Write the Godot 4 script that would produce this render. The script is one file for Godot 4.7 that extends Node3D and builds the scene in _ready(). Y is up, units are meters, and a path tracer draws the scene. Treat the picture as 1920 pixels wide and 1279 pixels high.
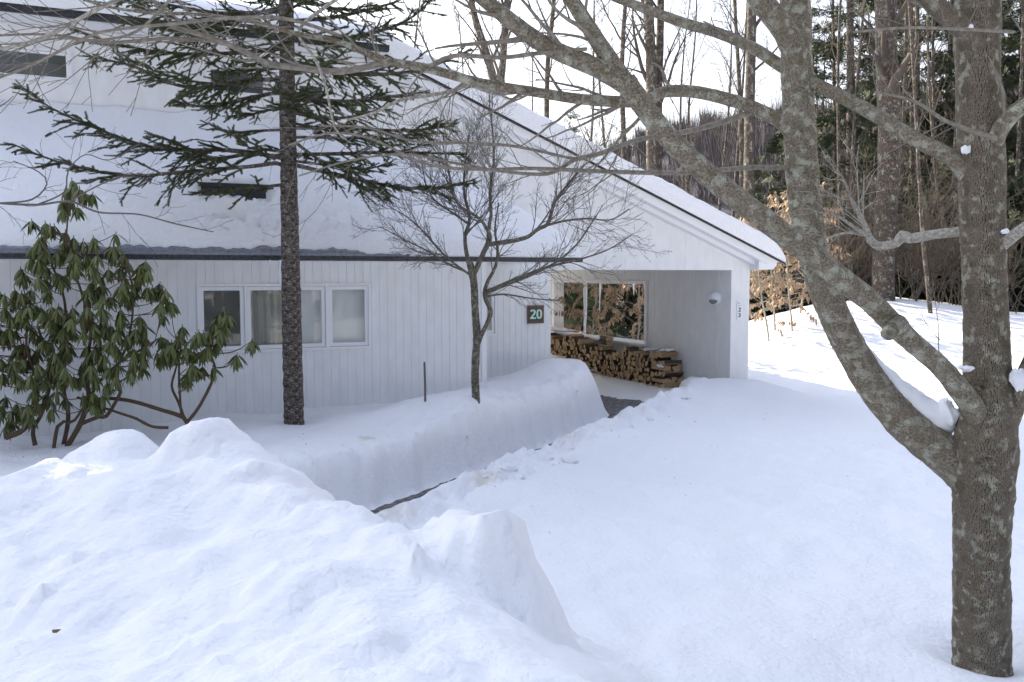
extends Node3D
# A white house in deep snow: wing with a band of windows, open entry porch with stacked firewood, maple in front.
# Axes: x runs along the house front, y up, z towards the viewer; the porch floor is y = 0.

var rng := RandomNumberGenerator.new()
var noise_a := FastNoiseLite.new()
var noise_b := FastNoiseLite.new()
var noise_c := FastNoiseLite.new()
var mats := {}
var taken := {}


class Geo:
	var v := PackedVector3Array()
	var n := PackedVector3Array()
	var u := PackedVector2Array()
	var c := PackedColorArray()
	var i := PackedInt32Array()
	var colored := false

	func quad(a: Vector3, b: Vector3, d: Vector3, e: Vector3) -> void:
		# corners counter-clockwise seen from the front
		var nn := (b - a).cross(e - a)
		if nn.length_squared() < 1e-14:
			nn = (d - b).cross(e - b)
		nn = nn.normalized()
		var s := v.size()
		v.append_array([a, b, d, e])
		n.append_array([nn, nn, nn, nn])
		var lu := (b - a).length()
		var lv := (e - a).length()
		u.append_array([Vector2(0, 0), Vector2(lu, 0), Vector2(lu, lv), Vector2(0, lv)])
		i.append_array([s, s + 2, s + 1, s, s + 3, s + 2])

	func tri(a: Vector3, b: Vector3, d: Vector3) -> void:
		var nn := (b - a).cross(d - a).normalized()
		var s := v.size()
		v.append_array([a, b, d])
		n.append_array([nn, nn, nn])
		u.append_array([Vector2(0, 0), Vector2((b - a).length(), 0), Vector2(0, (d - a).length())])
		i.append_array([s, s + 2, s + 1])

	func box(lo: Vector3, hi: Vector3) -> void:
		hexa([Vector3(lo.x, lo.y, hi.z), Vector3(hi.x, lo.y, hi.z), Vector3(hi.x, hi.y, hi.z), Vector3(lo.x, hi.y, hi.z)],
			[Vector3(lo.x, lo.y, lo.z), Vector3(hi.x, lo.y, lo.z), Vector3(hi.x, hi.y, lo.z), Vector3(lo.x, hi.y, lo.z)])

	func hexa(f: Array, b: Array) -> void:
		# f: front corners counter-clockwise from the front; b: the same corners at the back
		quad(f[0], f[1], f[2], f[3])
		quad(b[1], b[0], b[3], b[2])
		quad(b[0], f[0], f[3], b[3])
		quad(f[1], b[1], b[2], f[2])
		quad(f[3], f[2], b[2], b[3])
		quad(b[0], b[1], f[1], f[0])

	func prism(outline: PackedVector3Array, along: Vector3) -> void:
		# outline counter-clockwise seen from the front (the side that -along points to); extruded by along
		var k := outline.size()
		for j in k:
			var p := outline[j]
			var q := outline[(j + 1) % k]
			quad(q, p, p + along, q + along)
		for j in range(1, k - 1):
			tri(outline[0], outline[j], outline[j + 1])
			tri(outline[0] + along, outline[j + 1] + along, outline[j] + along)

	func tube(pts: PackedVector3Array, rad: PackedFloat32Array, sides: int, bump: float = 0.0, noise: FastNoiseLite = null, caps: bool = true) -> void:
		var m := pts.size()
		if m < 2:
			return
		var t := (pts[1] - pts[0]).normalized()
		var nn := t.cross(Vector3(0.31, 0.17, 0.93))
		if nn.length_squared() < 0.02:
			nn = t.cross(Vector3.RIGHT)
		nn = nn.normalized()
		var base := v.size()
		var run := 0.0
		var around := maxf(1.0, roundf(rad[0] * 6.2832 / 0.9))
		for k in m:
			var ahead := pts[mini(k + 1, m - 1)] - pts[maxi(k - 1, 0)]
			if ahead.length_squared() > 1e-12:
				t = ahead.normalized()
			nn = (nn - t * nn.dot(t)).normalized()
			var bb := t.cross(nn)
			if k > 0:
				run += (pts[k] - pts[k - 1]).length()
			for j in sides + 1:
				var a := TAU * float(j % sides) / sides
				var dir := nn * cos(a) + bb * sin(a)
				var r := rad[k]
				if bump > 0.0 and noise:
					var w := pts[k] + dir * r
					r += r * bump * noise.get_noise_3d(w.x * 60.0, w.y * 22.0, w.z * 60.0) + r * bump * 1.2 * noise.get_noise_3d(w.x * 14.0, w.y * 7.0, w.z * 14.0)
				v.append(pts[k] + dir * r)
				n.append(dir)
				u.append(Vector2(float(j) / sides * around, run / 0.9))
		for k in m - 1:
			for j in sides:
				var p := base + k * (sides + 1) + j
				var q := p + sides + 1
				i.append_array([p, q, p + 1, p + 1, q, q + 1])
		if caps and rad[m - 1] > 0.004:
			var s := v.size()
			v.append(pts[m - 1] + t * rad[m - 1] * 0.25)
			n.append(t)
			u.append(Vector2.ZERO)
			var last := base + (m - 1) * (sides + 1)
			for j in sides:
				i.append_array([last + j, s, last + j + 1])

	func fix_normals() -> void:
		# recompute smooth normals from the faces (vertices that share a place keep their own)
		var acc := PackedVector3Array()
		acc.resize(v.size())
		for k in range(0, i.size(), 3):
			var a := i[k]
			var b := i[k + 1]
			var d := i[k + 2]
			var f := (v[d] - v[a]).cross(v[b] - v[a])
			acc[a] += f
			acc[b] += f
			acc[d] += f
		for k in v.size():
			if acc[k].length_squared() > 1e-18:
				n[k] = acc[k].normalized()

	func fix_seam(sides: int) -> void:
		# smooth normals of a tube that was added alone, equal on both sides of its seam
		fix_normals()
		var rows := v.size() / (sides + 1)
		for k in rows:
			var a := k * (sides + 1)
			var m := (n[a] + n[a + sides]).normalized()
			n[a] = m
			n[a + sides] = m

	func fix_normals_flat() -> void:
		# turn faces outwards from the middle of the piece (four corners per face)
		var mid := Vector3.ZERO
		for q in v:
			mid += q
		mid /= v.size()
		for k in range(0, i.size(), 3):
			var a := i[k]
			var f := (v[i[k + 2]] - v[a]).cross(v[i[k + 1]] - v[a]).normalized()
			if f.dot(v[a] - mid) < 0.0:
				var t := i[k + 1]
				i[k + 1] = i[k + 2]
				i[k + 2] = t
				f = -f
			for j in 3:
				n[i[k + j]] = f

	func mesh(m: Material, into: ArrayMesh = null) -> ArrayMesh:
		var arr := []
		arr.resize(Mesh.ARRAY_MAX)
		arr[Mesh.ARRAY_VERTEX] = v
		arr[Mesh.ARRAY_NORMAL] = n
		arr[Mesh.ARRAY_TEX_UV] = u
		if colored:
			arr[Mesh.ARRAY_COLOR] = c
		arr[Mesh.ARRAY_INDEX] = i
		var out := into if into else ArrayMesh.new()
		out.add_surface_from_arrays(Mesh.PRIMITIVE_TRIANGLES, arr)
		out.surface_set_material(out.get_surface_count() - 1, m)
		return out


# ---------- naming and tagging ----------

func numbered(called: String) -> String:
	if not taken.has(called):
		taken[called] = 0
		return called
	taken[called] += 1
	return "%s_%03d" % [called, taken[called]]


func tag(o: Node3D, label: String, category: String, group: String = "") -> Node3D:
	o.set_meta("label", label)
	o.set_meta("category", category)
	if group:
		o.set_meta("group", group)
	return o


func thing(called: String, label: String, category: String, at: Vector3 = Vector3.ZERO, group: String = "") -> Node3D:
	var o := Node3D.new()
	o.name = numbered(called)
	add_child(o)
	o.position = at
	return tag(o, label, category, group)


func part(called: String, m: Mesh, parent: Node3D) -> MeshInstance3D:
	var o := MeshInstance3D.new()
	o.name = called if parent != self else numbered(called)
	o.mesh = m
	parent.add_child(o, true)
	return o


func piece(called: String, g: Geo, m: Material, parent: Node3D) -> MeshInstance3D:
	return part(called, g.mesh(m), parent)


func structure(called: String, m: Mesh) -> MeshInstance3D:
	var o := part(called, m, self)
	o.set_meta("kind", "structure")
	return o


func copies(called: String, m: Mesh, spots: Array, parent: Node3D, tints: PackedColorArray = PackedColorArray()) -> MultiMeshInstance3D:
	var mm := MultiMesh.new()
	mm.transform_format = MultiMesh.TRANSFORM_3D
	mm.use_colors = tints.size() > 0
	mm.mesh = m
	mm.instance_count = spots.size()
	for k in spots.size():
		mm.set_instance_transform(k, spots[k])
		if tints.size() > 0:
			mm.set_instance_color(k, tints[k])
	var o := MultiMeshInstance3D.new()
	o.name = called
	o.multimesh = mm
	o.set_meta("kind", "stuff")
	parent.add_child(o, true)
	return o


# ---------- paths, twigs ----------

func smooth_path(ctrl: Array, step: float) -> Array:
	# ctrl: [[Vector3, radius], ...] -> [points, radii] along a Catmull-Rom curve
	var pts := PackedVector3Array()
	var rad := PackedFloat32Array()
	var m := ctrl.size()
	for k in m - 1:
		var p0: Vector3 = ctrl[maxi(k - 1, 0)][0]
		var p1: Vector3 = ctrl[k][0]
		var p2: Vector3 = ctrl[k + 1][0]
		var p3: Vector3 = ctrl[mini(k + 2, m - 1)][0]
		var steps := maxi(1, int((p2 - p1).length() / step))
		for s in steps:
			var t := float(s) / steps
			pts.append(p1.cubic_interpolate(p2, p0, p3, t))
			rad.append(lerpf(ctrl[k][1], ctrl[k + 1][1], t))
	pts.append(ctrl[m - 1][0])
	rad.append(ctrl[m - 1][1])
	return [pts, rad]


func any_dir() -> Vector3:
	var z := rng.randf_range(-1.0, 1.0)
	var a := rng.randf() * TAU
	var r := sqrt(1.0 - z * z)
	return Vector3(r * cos(a), z, r * sin(a))


func grow(g: Geo, p: Vector3, dir: Vector3, length: float, r: float, level: int, o: Dictionary) -> void:
	var segs := maxi(3, int(length / float(o.seg)))
	var pts := PackedVector3Array([p])
	var rad := PackedFloat32Array([r])
	var dirs := PackedVector3Array([dir])
	var d := dir
	var tip: float = maxf(r * 0.3, float(o.least))
	var wander: float = o.wander
	var up: float = o.up
	for k in segs:
		d = (d + any_dir() * wander + Vector3.UP * up).normalized()
		p += d * (length / segs)
		pts.append(p)
		dirs.append(d)
		rad.append(lerpf(r, tip, float(k + 1) / segs))
	g.tube(pts, rad, 6 if r > 0.03 else (4 if r > 0.008 else 3), 0.0, null, false)
	if level >= int(o.levels):
		return
	var count := int(length * float(o.density[level]) + rng.randf())
	for k in count:
		var t := lerpf(float(o.start), 1.0, (k + rng.randf()) / count)
		var at := t * segs
		var j := mini(int(at), segs - 1)
		var q := pts[j].lerp(pts[j + 1], at - j)
		var side := dirs[j].cross(any_dir()).normalized()
		var angle := rng.randf_range(float(o.angle[0]), float(o.angle[1]))
		var cd := (dirs[j] * cos(angle) + side * sin(angle)).normalized()
		if o.has("flat"):
			cd = (cd * Vector3(1, float(o.flat), 1)).normalized()
		var cl: float = length * float(o.ratio) * rng.randf_range(0.5, 1.2) * (1.15 - 0.55 * t)
		var cr := maxf(lerpf(r, tip, t) * rng.randf_range(0.45, 0.7), float(o.least))
		if cl > 0.03:
			grow(g, q, cd, cl, cr, level + 1, o)


func twigs_along(g: Geo, pts: PackedVector3Array, rad: PackedFloat32Array, count: int, from: float, lengths: Array, o: Dictionary) -> void:
	var m := pts.size()
	for k in count:
		var t := lerpf(from, 0.99, (k + rng.randf()) / count)
		var at := t * (m - 1)
		var j := mini(int(at), m - 2)
		var q := pts[j].lerp(pts[j + 1], at - j)
		var ax := (pts[j + 1] - pts[j]).normalized()
		var side := ax.cross(any_dir()).normalized()
		var angle := rng.randf_range(float(o.angle[0]), float(o.angle[1]))
		var cd := (ax * cos(angle) + side * sin(angle)).normalized()
		grow(g, q, cd, rng.randf_range(lengths[0], lengths[1]), maxf(rad[j] * rng.randf_range(0.3, 0.5), float(o.least)), 0, o)


# ---------- procedural textures ----------

func noise_bytes(side: int, seed_: int, freq: float, kind: int, octaves: int) -> PackedByteArray:
	var f := FastNoiseLite.new()
	f.seed = seed_
	f.frequency = freq
	f.noise_type = kind as FastNoiseLite.NoiseType
	f.fractal_octaves = octaves
	var im := f.get_seamless_image(side, side, false, false, 0.12)
	im.convert(Image.FORMAT_L8)
	return im.get_data()


func texture_from(side: int, bytes: PackedByteArray, mips: bool = true) -> ImageTexture:
	var im := Image.create_from_data(side, side, false, Image.FORMAT_RGB8, bytes)
	if mips:
		im.generate_mipmaps()
	return ImageTexture.create_from_image(im)


func bark_texture(side: int, seed_: int, dark: Color, light: Color, lichen: Color, lichen_at: float, patch: Color, patch_at: float, grain: int = 1) -> ImageTexture:
	var a := noise_bytes(side, seed_, 0.03 if side < 1000 else 0.06, FastNoiseLite.TYPE_SIMPLEX, 5)
	var b := noise_bytes(side, seed_ + 1, 0.012, FastNoiseLite.TYPE_SIMPLEX_SMOOTH, 4)
	var d := noise_bytes(side, seed_ + 2, 0.09 if side < 1000 else 0.2, FastNoiseLite.TYPE_SIMPLEX, 3)
	var e := noise_bytes(side, seed_ + 3, 0.008, FastNoiseLite.TYPE_SIMPLEX_SMOOTH, 3)
	var out := PackedByteArray()
	out.resize(side * side * 3)
	for k in side * side:
		# the grain of the bark runs upwards: its noise is squeezed sideways
		var ks := k - k % side + (k % side) * grain % side
		var fa := a[ks] / 255.0
		var fd := d[ks] / 255.0
		var col := dark.lerp(light, clampf(0.15 + (fa - 0.5) * 1.5 + (fd - 0.5) * 0.7 + 0.35, 0.0, 1.0))
		var fp := clampf((e[k] / 255.0 + (fd - 0.5) * 0.15 - patch_at) * 9.0, 0.0, 1.0)
		col = col.lerp(patch, fp * 0.75)
		var fl := clampf((b[k] / 255.0 + (d[k] / 255.0 - 0.5) * 0.28 + (fa - 0.5) * 0.1 - lichen_at) * 12.0, 0.0, 1.0)
		col = col.lerp(lichen, fl * (0.65 + 0.35 * fd))
		out[k * 3] = int(clampf(col.r, 0, 1) * 255)
		out[k * 3 + 1] = int(clampf(col.g, 0, 1) * 255)
		out[k * 3 + 2] = int(clampf(col.b, 0, 1) * 255)
	return texture_from(side, out)


func blend_texture(side: int, seed_: int, freq: float, dark: Color, light: Color, gain: float = 1.6) -> ImageTexture:
	var a := noise_bytes(side, seed_, freq, FastNoiseLite.TYPE_SIMPLEX, 5)
	var out := PackedByteArray()
	out.resize(side * side * 3)
	for k in side * side:
		var col := dark.lerp(light, clampf(0.5 + (a[k] / 255.0 - 0.5) * gain, 0.0, 1.0))
		out[k * 3] = int(clampf(col.r, 0, 1) * 255)
		out[k * 3 + 1] = int(clampf(col.g, 0, 1) * 255)
		out[k * 3 + 2] = int(clampf(col.b, 0, 1) * 255)
	return texture_from(side, out)


func relief(side: int, seed_: int, freq: float, strength: float, octaves: int = 4, grain: int = 1) -> ImageTexture:
	var f := FastNoiseLite.new()
	f.seed = seed_
	f.frequency = freq
	f.fractal_octaves = octaves
	var im := f.get_seamless_image(side, side, false, false, 0.12)
	if grain > 1:
		im.convert(Image.FORMAT_L8)
		var from := im.get_data()
		var to := PackedByteArray()
		to.resize(side * side)
		for k in side * side:
			to[k] = from[k - k % side + (k % side) * grain % side]
		im = Image.create_from_data(side, side, false, Image.FORMAT_L8, to)
	im.convert(Image.FORMAT_RGBA8)
	im.bump_map_to_normal_map(strength)
	return ImageTexture.create_from_image(im)


func lin(r: float, g: float, b: float) -> Color:
	return Color(r, g, b).linear_to_srgb()


func plain(called: String, color: Color, rough: float) -> StandardMaterial3D:
	var m := StandardMaterial3D.new()
	m.resource_name = called
	m.albedo_color = color
	m.roughness = rough
	mats[called] = m
	return m


func wrapped(m: StandardMaterial3D, scale_: Vector3, in_world: bool = true) -> StandardMaterial3D:
	m.uv1_triplanar = true
	m.uv1_world_triplanar = in_world
	m.uv1_scale = scale_
	return m


func _ready() -> void:
	rng.seed = 20
	# camera
	var cam := Camera3D.new()
	cam.name = "camera"
	add_child(cam)
	cam.position = Vector3(0, 2.25, 0)
	cam.rotation_degrees = Vector3(-4.281, -25.0, 0)
	cam.fov = 41.45
	cam.near = 0.05
	cam.far = 2500.0
	cam.current = true
	# sky and air
	var env := Environment.new()
	var sky := Sky.new()
	var air := PhysicalSkyMaterial.new()
	air.rayleigh_coefficient = 2.6
	air.rayleigh_color = Color(0.345, 0.4, 0.55)
	air.mie_color = Color(0.74, 0.745, 0.78)
	air.mie_coefficient = 0.02
	air.mie_eccentricity = 0.65
	air.turbidity = 20.0
	air.ground_color = Color(0.8, 0.82, 0.88)
	air.energy_multiplier = 4.0
	sky.sky_material = air
	env.background_mode = Environment.BG_SKY
	env.sky = sky
	env.background_energy_multiplier = 1.0
	env.tonemap_mode = Environment.TONE_MAPPER_LINEAR
	env.tonemap_exposure = 3.55
	env.sdfgi_enabled = true
	env.ssao_enabled = true
	env.ssil_enabled = true
	var world := WorldEnvironment.new()
	world.name = "world_environment"
	world.environment = env
	add_child(world)
	# low winter sun behind the house, a little to its left
	var sun := DirectionalLight3D.new()
	sun.name = "sun"
	sun.light_color = Color(1.0, 0.95, 0.86)
	sun.light_energy = 1.1
	sun.light_angular_distance = 0.5
	sun.shadow_enabled = true
	add_child(sun)
	var heading := Vector3(0.42, 0.0, 1.0).normalized()
	var elevation := deg_to_rad(31.0)
	sun.look_at_from_position(Vector3.ZERO, heading * cos(elevation) + Vector3.DOWN * sin(elevation), Vector3.UP)

	noise_a.seed = 5
	noise_a.frequency = 1.0
	noise_a.fractal_octaves = 3
	noise_b.seed = 9
	noise_b.frequency = 1.0
	noise_b.fractal_octaves = 1
	noise_c.seed = 14
	noise_c.noise_type = FastNoiseLite.TYPE_CELLULAR
	noise_c.cellular_return_type = FastNoiseLite.RETURN_DISTANCE2_SUB
	noise_c.frequency = 6.5
	noise_c.fractal_octaves = 2
	make_materials()
	build_ground()
	build_house()
	build_roof_snow()
	build_porch_things()
	build_maple()
	build_spruce()
	build_crabapple()
	build_rhododendron()
	build_beeches()
	build_forest()
	build_small_things()


func make_materials() -> void:
	var snow := plain("snow", lin(0.88, 0.882, 0.9), 0.75)
	snow.vertex_color_use_as_albedo = true
	snow.normal_enabled = true
	snow.normal_texture = relief(512, 31, 0.03, 5.0, 5)
	snow.normal_scale = 0.9
	wrapped(snow, Vector3(1.1, 1.1, 1.1))
	var sn2 := plain("roof_snow", lin(0.88, 0.882, 0.9), 0.75)
	sn2.normal_enabled = true
	sn2.normal_texture = snow.normal_texture
	sn2.normal_scale = 0.9
	wrapped(sn2, Vector3(0.9, 0.9, 0.9))

	var siding := plain("siding", lin(0.83, 0.835, 0.845), 0.65)
	siding.albedo_texture = blend_texture(256, 41, 0.02, Color(0.975, 0.975, 0.97), Color(1, 1, 1))
	wrapped(siding, Vector3(0.8, 0.35, 0.8))
	plain("trim", lin(0.83, 0.835, 0.85), 0.5)
	plain("joint", lin(0.76, 0.765, 0.775), 0.8)
	plain("drip_edge", lin(0.02, 0.021, 0.024), 0.5)
	var gut := plain("gutter", lin(0.028, 0.03, 0.037), 0.45)
	gut.albedo_texture = blend_texture(256, 44, 0.04, Color(0.5, 0.5, 0.55), Color(1.5, 1.5, 1.6), 2.4)
	wrapped(gut, Vector3(1.5, 1.5, 1.5))
	plain("room_wall", lin(0.46, 0.43, 0.38), 0.9)
	plain("blind", lin(0.66, 0.68, 0.66), 0.8)
	plain("drape", lin(0.36, 0.345, 0.28), 0.9)
	var glass := plain("pane_glass", Color(0.9, 0.95, 0.95, 0.08), 0.02)
	glass.transparency = BaseMaterial3D.TRANSPARENCY_ALPHA
	glass.metallic_specular = 0.5
	var ice := plain("ice", Color(0.93, 0.96, 1.0), 0.12)
	ice.refraction_enabled = true
	ice.refraction_scale = 0.05
	var ig := plain("ice_grey", lin(0.22, 0.235, 0.27), 0.3)
	ig.albedo_texture = blend_texture(256, 45, 0.05, Color(0.75, 0.75, 0.78), Color(1.25, 1.25, 1.28), 1.4)
	wrapped(ig, Vector3(1.2, 3.0, 1.2))
	var board := plain("weathered_plank", lin(0.22, 0.21, 0.205), 0.8)
	board.albedo_texture = blend_texture(256, 47, 0.03, Color(0.55, 0.55, 0.57), Color(1.25, 1.22, 1.2), 2.2)
	wrapped(board, Vector3(1.0, 3.0, 4.0))
	plain("lamp_white", lin(0.85, 0.86, 0.87), 0.3)
	plain("lamp_lens", lin(0.22, 0.22, 0.24), 0.25)
	plain("sign_frame", lin(0.16, 0.055, 0.035), 0.6)
	plain("sign_face", lin(0.016, 0.075, 0.05), 0.55)
	plain("sign_letter", lin(0.62, 0.74, 0.66), 0.6)
	plain("plaque", lin(0.8, 0.81, 0.83), 0.45)
	plain("plaque_letter", lin(0.02, 0.022, 0.028), 0.5)
	plain("stake", lin(0.13, 0.12, 0.11), 0.85)
	plain("black_plastic", lin(0.012, 0.012, 0.014), 0.4)

	# firewood
	var we := plain("wood_end", lin(1, 1, 1), 0.85)
	we.albedo_texture = blend_texture(256, 51, 0.05, lin(0.32, 0.215, 0.115), lin(0.66, 0.48, 0.29), 1.8)
	we.vertex_color_use_as_albedo = true
	wrapped(we, Vector3(3, 9, 9), false)
	var ws := plain("wood_split", lin(1, 1, 1), 0.8)
	ws.albedo_texture = blend_texture(256, 52, 0.05, lin(0.25, 0.16, 0.08), lin(0.55, 0.39, 0.22), 1.7)
	wrapped(ws, Vector3(1.2, 12, 12), false)
	var wb := plain("wood_bark", lin(1, 1, 1), 0.95)
	wb.albedo_texture = blend_texture(256, 53, 0.05, lin(0.03, 0.022, 0.016), lin(0.13, 0.1, 0.075), 2.0)
	wrapped(wb, Vector3(3, 10, 10), false)

	# bark
	var rel := relief(1024, 61, 0.09, 12.0, 4)
	var rel_up := relief(1024, 68, 0.035, 16.0, 5, 3)
	var mb := plain("maple_bark", Color(1, 1, 1), 0.9)
	mb.albedo_texture = bark_texture(1024, 62, lin(0.08, 0.063, 0.045), lin(0.3, 0.245, 0.182), lin(0.48, 0.48, 0.38), 0.68, lin(0.11, 0.092, 0.05), 0.6, 3)
	mb.normal_enabled = true
	mb.normal_texture = rel_up
	mb.normal_scale = 1.4
	wrapped(mb, Vector3(1.15, 1.0, 1.15))
	var ml := plain("maple_limb_bark", Color(1, 1, 1), 0.9)
	ml.albedo_texture = bark_texture(1024, 162, lin(0.09, 0.073, 0.052), lin(0.34, 0.285, 0.215), lin(0.48, 0.5, 0.4), 0.62, lin(0.13, 0.112, 0.06), 0.6)
	ml.normal_enabled = true
	ml.normal_texture = rel
	ml.normal_scale = 1.0
	wrapped(ml, Vector3(0.95, 0.95, 0.95))
	var m2 := plain("maple_twig", Color(1, 1, 1), 0.85)
	m2.albedo_texture = blend_texture(256, 63, 0.04, lin(0.13, 0.115, 0.092), lin(0.33, 0.29, 0.235), 1.2)
	wrapped(m2, Vector3(2.2, 2.2, 2.2))
	var pale := plain("pale_bark", Color(1, 1, 1), 0.85)
	pale.albedo_texture = blend_texture(256, 64, 0.04, lin(0.2, 0.18, 0.15), lin(0.5, 0.47, 0.4), 1.7)
	wrapped(pale, Vector3(4, 4, 4))
	var sb := plain("spruce_bark", Color(1, 1, 1), 0.95)
	sb.albedo_texture = bark_texture(512, 65, lin(0.045, 0.036, 0.029), lin(0.23, 0.19, 0.155), lin(0.42, 0.41, 0.38), 0.68, lin(0.035, 0.024, 0.02), 0.55)
	sb.normal_enabled = true
	sb.normal_texture = rel
	sb.normal_scale = 1.0
	wrapped(sb, Vector3(2.4, 2.8, 2.4))
	var cb := plain("crab_bark", Color(1, 1, 1), 0.95)
	cb.albedo_texture = bark_texture(512, 66, lin(0.05, 0.042, 0.032), lin(0.23, 0.2, 0.15), lin(0.34, 0.35, 0.25), 0.66, lin(0.05, 0.042, 0.03), 0.6)
	wrapped(cb, Vector3(3.5, 1.8, 3.5))
	plain("crab_twig", lin(0.13, 0.115, 0.105), 0.9)
	var fb := plain("forest_bark", Color(1, 1, 1), 0.95)
	fb.albedo_texture = bark_texture(512, 67, lin(0.028, 0.022, 0.018), lin(0.15, 0.125, 0.105), lin(0.34, 0.35, 0.3), 0.68, lin(0.09, 0.05, 0.03), 0.6)
	wrapped(fb, Vector3(1.1, 0.6, 1.1))
	plain("hill_bough", lin(0.085, 0.075, 0.08), 1.0)
	plain("forest_twig", lin(0.075, 0.06, 0.052), 0.9)
	plain("brush_twig", lin(0.105, 0.086, 0.07), 0.9)
	plain("rhododendron_stem", lin(0.1, 0.066, 0.04), 0.9)

	# leaves
	var nd := plain("needles", lin(0.088, 0.105, 0.044), 0.7)
	nd.vertex_color_use_as_albedo = true
	nd.backlight = Color(0.16, 0.22, 0.09)
	var hm := plain("hemlock_needles", lin(0.04, 0.055, 0.024), 0.75)
	hm.vertex_color_use_as_albedo = true
	hm.backlight = Color(0.1, 0.14, 0.06)
	var rl := plain("rhododendron_leaf", lin(0.1, 0.116, 0.034), 0.28)
	rl.vertex_color_use_as_albedo = true
	rl.backlight = Color(0.12, 0.16, 0.05)
	var bl := plain("beech_leaf", lin(0.44, 0.33, 0.23), 0.75)
	bl.vertex_color_use_as_albedo = true
	bl.backlight = Color(0.5, 0.4, 0.29)
	plain("leaf_litter", lin(0.16, 0.09, 0.04), 0.9)
	var hl := plain("wooded_hill", Color(1, 1, 1), 1.0)
	hl.albedo_texture = blend_texture(512, 71, 0.05, lin(0.035, 0.032, 0.04), lin(0.11, 0.105, 0.13), 2.4)
	wrapped(hl, Vector3(0.035, 0.05, 0.035))


# ---------- the snow-covered ground ----------

func seg_dist(x: float, z: float, a: Vector3, b: Vector3) -> Vector2:
	# (distance in plan, share along the segment)
	var dx := b.x - a.x
	var dz := b.z - a.z
	var l := dx * dx + dz * dz
	var t := 0.0
	if l > 1e-9:
		t = clampf(((x - a.x) * dx + (z - a.z) * dz) / l, 0.0, 1.0)
	var ex := x - a.x - dx * t
	var ez := z - a.z - dz * t
	return Vector2(sqrt(ex * ex + ez * ez), t)


# shovelled pile in front of the camera: [start, end, slope near the top, half width of the top, slope of the sides]
var pile := [
	[Vector3(-0.778, 1.016, -3.894), Vector3(-0.572, 1.175, -5.011), 0.05, 0.55, 0.85],
	[Vector3(-0.572, 1.175, -5.011), Vector3(-0.160, 1.259, -5.315), 0.08, 0.22, 1.0],
	[Vector3(-0.201, 1.288, -5.445), Vector3(-0.198, 1.286, -5.444), 0.55, 0.1, 0.9],
	[Vector3(0.096, 1.319, -6.024), Vector3(0.127, 1.342, -5.678), 0.3, 0.22, 1.1],
	[Vector3(0.555, 1.501, -4.982), Vector3(0.608, 1.377, -4.682), 0.62, 0.3, 1.1],
	[Vector3(0.371, 1.324, -4.903), Vector3(0.128, 1.166, -4.023), 0.18, 0.55, 0.6],
	[Vector3(0.608, 1.385, -4.682), Vector3(0.760, 1.251, -4.225), 0.3, 0.22, 1.0],
	[Vector3(0.760, 1.251, -4.225), Vector3(0.945, 1.271, -3.807), 0.25, 0.2, 1.2],
	[Vector3(0.945, 1.271, -3.807), Vector3(1.030, 1.247, -3.382), 0.25, 0.18, 1.2],
	[Vector3(1.030, 1.247, -3.382), Vector3(1.072, 1.254, -3.031), 0.3, 0.1, 3.0],
	[Vector3(1.072, 1.254, -3.031), Vector3(1.059, 1.209, -2.485), 0.3, 0.08, 3.2],
	[Vector3(1.059, 1.209, -2.485), Vector3(1.001, 1.185, -2.016), 0.3, 0.08, 2.7],
	[Vector3(0.734, 1.196, -3.630), Vector3(0.712, 1.187, -2.482), 0.12, 0.5, 0.6],
	[Vector3(-0.108, 1.061, -2.864), Vector3(0.413, 1.167, -2.511), 0.08, 0.6, 0.5],
	[Vector3(0.258, 1.147, -2.417), Vector3(0.778, 1.164, -1.844), 0.1, 0.5, 0.7],
	[Vector3(1.177, 1.200, -3.423), Vector3(1.281, 1.240, -3.176), 0.25, 0.2, 2.4],
	[Vector3(1.266, 1.251, -3.382), Vector3(1.325, 1.286, -3.133), 0.25, 0.16, 2.6],
	[Vector3(1.330, 1.301, -3.308), Vector3(1.393, 1.341, -3.124), 0.2, 0.2, 3.6],
	[Vector3(1.389, 1.349, -3.126), Vector3(1.427, 1.286, -2.943), 0.2, 0.1, 4.0],
	[Vector3(1.427, 1.286, -2.943), Vector3(1.373, 1.217, -2.802), 0.15, 0.07, 7.0],
	[Vector3(1.373, 1.217, -2.802), Vector3(1.284, 1.138, -2.689), 0.2, 0.06, 6.0],
	[Vector3(1.284, 1.138, -2.689), Vector3(1.222, 1.083, -2.520), 0.25, 0.05, 4.0],
	[Vector3(1.222, 1.083, -2.520), Vector3(1.267, 1.065, -2.190), 0.3, 0.06, 3.0],
	[Vector3(1.906, 0.636, -3.414), Vector3(1.957, 0.628, -3.446), 0.5, 0.05, 1.6],
	[Vector3(1.768, 0.812, -2.817), Vector3(1.722, 0.837, -2.618), 0.4, 0.1, 1.2],
]


func pile_height(x: float, z: float) -> float:
	var sum := 0.0
	var top := -9.0
	var hs := PackedFloat32Array()
	for f in pile:
		var a: Vector3 = f[0]
		var b: Vector3 = f[1]
		var d := seg_dist(x, z, a, b)
		var g: float = f[2]
		var r: float = f[3]
		var h := lerpf(a.y, b.y, d.y) - g * (sqrt(d.x * d.x + 0.0036) - 0.06)
		var past := d.x - r
		if past > -0.08:
			h -= float(f[4]) * (past * 0.5 + 0.5 * sqrt(past * past + 0.01))
		hs.append(h)
		top = maxf(top, h)
	if top < -1.0:
		return top
	for h in hs:
		if h > top - 0.35:
			sum += exp((h - top) * 34.0)
	return top + log(sum) / 34.0 - 0.02


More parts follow.
